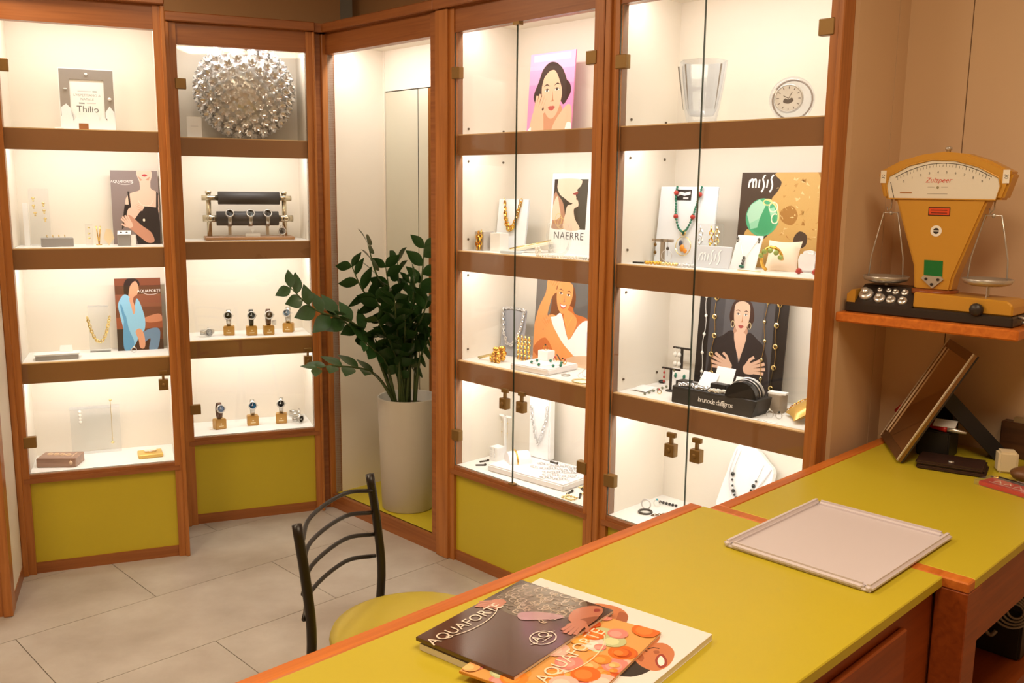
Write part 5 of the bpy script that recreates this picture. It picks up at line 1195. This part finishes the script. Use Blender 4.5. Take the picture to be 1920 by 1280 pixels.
# brown magazine, top
m1, a = magazine('glossy dark brown AQUAFORTE magazine on top of the pile', 1.972, -1.607, HC+.0160, 8, .288, .202, .006, mat('cover_brown', srgb(84, 54, 42), .12, coat=.8))
br_ = mat('print_brown', srgb(80, 52, 42), .14, coat=.8); a.rect(br_, 0, 0, 1, 1)
gl = lambda r, g, b: mat('gloss_%d_%d_%d' % (r, g, b), srgb(r, g, b), .14, coat=.8)
sk = gl(196, 124, 98); skd = gl(150, 88, 66); lac = gl(104, 92, 78); lac2 = gl(190, 172, 150)
a.poly(gl(62, 44, 38), [(.6,.0),(.66,.4),(.62,.8),(.72,1),(1,1),(1,0)], False)
a.poly(lac, [(.56,.62),(.62,.9),(.8,.97),(.96,.92),(1,.6),(1,.3),(.9,.2),(.74,.24),(.62,.4)])
rl_ = random.Random(2)
for k in range(110):
    x, y = rl_.uniform(.6, .98), rl_.uniform(.26, .92); a.ring(rl_.choice((lac2, gl(146, 130, 116), gl(200, 184, 172))), x, y, rl_.uniform(.012, .035), rl_.uniform(.015, .05), .0022, 0, rl_.uniform(180, 360), 8)
a.poly(gl(178, 140, 150), [(.54,.52),(.6,.6),(.68,.5),(.74,.3),(.7,.26),(.6,.4)])
a.poly(sk, [(.5,.98),(.53,.9),(.58,.82),(.66,.86),(.66,.93),(.58,.95)]); a.poly(sk, [(.72,.2),(.84,.26),(.95,.2),(.98,.1),(.9,.03),(.78,.04),(.71,.1)])
a.poly(skd, [(.62,.04),(.68,.14),(.8,.1),(.86,.02),(.7,.01)]); a.poly(sk, [(.6,.06),(.66,.16),(.74,.1),(.7,.03)])
hand(a, .66, .08, .05, math.radians(185), sk, skd, .1, 1); hand(a, .6, .9, .045, math.radians(150), sk, skd, .15, 1)
a.poly(gl(150, 56, 54), [(.9,.1),(.93,.13),(.95,.1),(.93,.07)])
cr_ = gl(232, 222, 206)
a.text(cr_, 'AQUAFORTE', .30, .83, .0315, spacing=1.0); a.ring(cr_, .34, .86, .25, .14, .0018, 200, 335)
a.ring(cr_, .44, .18, .085, .10, .0022); a.text(cr_, 'AQ', .44, .2, .026); a.line(cr_, [(.39, .14), (.49, .14)], .0014); a.line(cr_, [(.33, .19), (.37, .16)], .0018); a.line(cr_, [(.51, .2), (.55, .17)], .0018)
a.build(m1, (0, 0, .0062), False)

# mirror
def table_mirror():
    o = thing('table_mirror', 'leaning bronze-framed table mirror with black easel leg', 'mirror', None, 1.1612, 2.7738, HC)
    e = Vector((-.0605, -.2729, 0)).normalized(); n = Vector((.976, -.216, 0)); al = math.radians(61)
    up = n*math.cos(al) + Vector((0, 0, 1))*math.sin(al); nr = e.cross(up); face_ = -n*math.sin(al) + Vector((0, 0, 1))*math.cos(al)
    M = Matrix((e, up, face_)).transposed().to_4x4()
    o.rotation_euler = M.to_euler(); o.location = Vector((1.1612, 2.7738, HC+.004)) + face_*.008
    W, H, f = .279, .357, .026; BR = mat('bronze_frame', srgb(150, 118, 80), .22, metal=.85); ED = mat('edge_glint', srgb(250, 242, 226), .25, metal=.35)
    for pts in (((0, 0), (W, 0), (W-f, f), (f, f)), ((W, 0), (W, H), (W-f, H-f), (W-f, f)), ((W, H), (0, H), (f, H-f), (W-f, H-f)), ((0, H), (0, 0), (f, f), (f, H-f))):
        q = [(x, y, -.006) for x, y in pts] + [(x, y, .006 if i < 2 else .002) for i, (x, y) in enumerate(pts)]
        MB().add(q, [(3, 2, 1, 0), (4, 5, 6, 7), (0, 1, 5, 4), (1, 2, 6, 5), (2, 3, 7, 6), (3, 0, 4, 7)]).build('frame_side', BR, o)
    for x, w_ in ((0, .0035), (f-.003, .003), (W-.0035, .0035)): MB().box(x, x+w_, 0 if x in (0, W-.0035) else f, H if x in (0, W-.0035) else H-f, .003, .0075).build('edge_glint', ED, o)  # near-white strips paint the bright reflection along the frame edges
    MB().box(f, W-f, f, H-f, -.004, .001).build('glass', mat('bronze_mirror', srgb(206, 176, 140), .06, metal=1.), o)
    MB().box(0, W, 0, H, -.011, -.006).build('back', SB, o)
    # easel leg from the back centre to the counter
    p0 = (W*.5, H*.62, -.010); inv = M.inverted(); foot = inv @ (Vector((1.1612, 2.7738, HC+.004)) + e*W*.5 + n*.28 - o.location); foot += inv @ Vector((0, 0, .0165))
    t = Vector(foot) - Vector(p0)
    th, hw, hf = .022, .026, .034
    MB().add([(p0[0]-hw, p0[1]+th, p0[2]), (p0[0]+hw, p0[1]+th, p0[2]), (foot.x+hf, foot.y+th, foot.z), (foot.x-hf, foot.y+th, foot.z),
              (p0[0]-hw, p0[1]-th, p0[2]-.002), (p0[0]+hw, p0[1]-th, p0[2]-.002), (foot.x+hf, foot.y-th, foot.z-.003), (foot.x-hf, foot.y-th, foot.z-.003)],
             [(0, 1, 2, 3), (7, 6, 5, 4), (0, 4, 5, 1), (1, 5, 6, 2), (2, 6, 7, 3), (3, 7, 4, 0)]).build('easel_leg', mat('navy_black', srgb(30, 28, 34), .5), o)
table_mirror()
LEA = mat('dark_leather', srgb(58, 38, 32), .38, bump=.2, nscale=150); DB = mat('dark_bag', srgb(32, 28, 24), .5)
wl = thing('wallet', 'dark brown leather wallet lying under the table mirror', 'wallet', R, 1.99, .085, HC, 14)
MB().box(-.085, .09, -.055, .06, 0, .010).build('lower_flap', LEA, wl, .004, 2); MB().box(-.088, .085, -.05, .062, .010, .022).build('upper_flap', LEA, wl, .005, 2)
MB().lathe([(.008, 0), (.008, .003)], 12, (.0, -.02, .022)).build('snap', STEEL, wl)
block('black desk organiser box behind the leather wallet', R, 1.905, .20, HC, .09, .09, .078, DB, 'box', 'desk_box', 4, .004)
rh = thing('stapler', 'red-handled pliers lying on the black desk organiser', 'tool', R, 1.91, .195, HC+.0745, -20)
rh.name = 'pliers'; rh['category'] = 'tool'
REDP = mat('red_plastic', srgb(190, 36, 28), .35)
MB().tube(spline([(-.08, .0, .012), (-.03, -.018, .012), (.04, -.02, .012)], 5), .008, 8).build('handle', REDP, rh); MB().tube(spline([(-.08, .03, .012), (-.03, .022, .012), (.04, .01, .012)], 5), .008, 8).build('handle', REDP, rh)
MB().tube([(.04, -.018, .012), (.05, -.005, .012), (.09, .0, .012)], [.006, .008, .003], 8).build('jaw', STEEL, rh)
solo(MB().tube(spline([(0, 0, 0), (.046, 0, .051), (.076, 0, .072), (.105, -.004, .062)], 4), .007, 8), 'red_pen', REDP, 'red marker sticking out behind the table mirror', 'pen', R, 1.724, .333, .924, 0)
block('black box of cards standing behind the mirror against the wall', R, 1.862, .327, HC, .09, .055, .14, DB, 'box', 'card_box', 0, .003)
sh_ = solo(MB().box(-.03, .03, -.02, .02, 0, .001), 'paper_slip', CARD, 'white printed slip leaning behind the easel leg', 'paper', R, 1.93, .18, HC+.100, 10, 20)
tr = thing('desk_tray', 'brown wooden desk tray with cards along the wall', 'tray', R, 2.195, .339, HC, 0)
MB().box(-.16, .16, -.019, .019, 0, .105).build('body', wood('tray_wood', srgb(66, 40, 26), srgb(90, 58, 36), axis=0), tr, .003, 1)
for k in range(5): MB().box(-.13+.05*k, -.10+.05*k, -.012, .012, .105, .118).build('divider', mat('tray_card', srgb(150, 130, 96), .6), tr)
block('crumpled cream paper parcel near the easel leg', R, 2.105, .165, HC, .05, .045, .06, mat('cream_paper', srgb(226, 212, 180), .7), 'parcel', 'paper_parcel', 30, .006)
solo(MB().box(-.05, .05, -.001, .001, 0, .13), 'paper_sheet', CARD, 'white sheet leaning at the edge of the desk things', 'paper', R, 2.20, .172, HC, 20, -18)
solo(MB().ball((0, 0, .022), .05, sy=.7, sz=.44, n=14, m=9), 'leather_pouch', mat('brown_pouch', srgb(112, 76, 46), .4), 'brown leather pouch beside the easel foot', 'pouch', R, 2.185, .100, HC, 10)
pn = thing('pen', 'black ballpoint pen with gold tip before the leather pouch', 'pen', R, 2.103, .064, HC-.0055, -14)
MB().tube([(.02, 0, .012), (.15, 0, .012)], .0065, 10).build('barrel', SB, pn); MB().tube([(-.004, 0, .012), (.02, 0, .012)], [.002, .006], 10).build('tip', GOLD, pn); MB().box(.07, .11, -.002, .002, .018, .020).build('clip', STEEL, pn)
rp = thing('pen_packet', 'clear packet with red printed label at the counter edge', 'packet', R, 2.180, -.002, HC, -14)
MB().box(-.08, .09, -.03, .03, 0, .010).build('card', mat('red_packet', srgb(206, 48, 36), .4), rp); MB().box(-.09, .10, -.036, .036, .0, .013).build('sleeve', ACRYL, rp)
a = Art(.17, .06); 
for k in range(4): a.line(ink(240, 226, 214), [(.14+.16*k, .45), (.17+.16*k, .8), (.24+.16*k, .5)], .004)
a.line(ink(240, 226, 214), [(.1, .3), (.8, .3)], .003); a.build(rp, (-.08, -.03, .0102), False)
# under the counter by the wall
bg = thing('storage_box', 'dark green-black case standing under the counter', 'case', R, 2.11, .005, .4505, 0)
MB().box(-.13, .15, -.12, .12, 0, .14).build('body', mat('dark_case', srgb(36, 32, 20), .5), bg, .006, 2); MB().box(-.134, .154, -.124, .124, .13, .15).build('lid', mat('dark_case', srgb(36, 32, 20), .5), bg, .003, 1)
mb = MB()
for k in range(4): mb.torus((.003*k, .002*k, .04), .042-.008*k, .003, (.25, -1, .15), 22, 6)
solo(mb, 'cable_coil', mat('grey_cable', srgb(150, 140, 124), .5), 'coiled grey cable hung in front of the dark case', 'cable', R, 2.235, -.1325, .545)
solo(MB().tube(spline([(0, 0, .10), (-.006, -.004, .05), (-.004, -.006, .016), (.010, -.006, .006), (.020, -.004, .02)], 6), .005, 8), 'cable_hook', mat('grey_cable', srgb(150, 140, 124), .5), 'grey cable end hanging before the dark case', 'cable', R, 2.185, -.1235, .50)
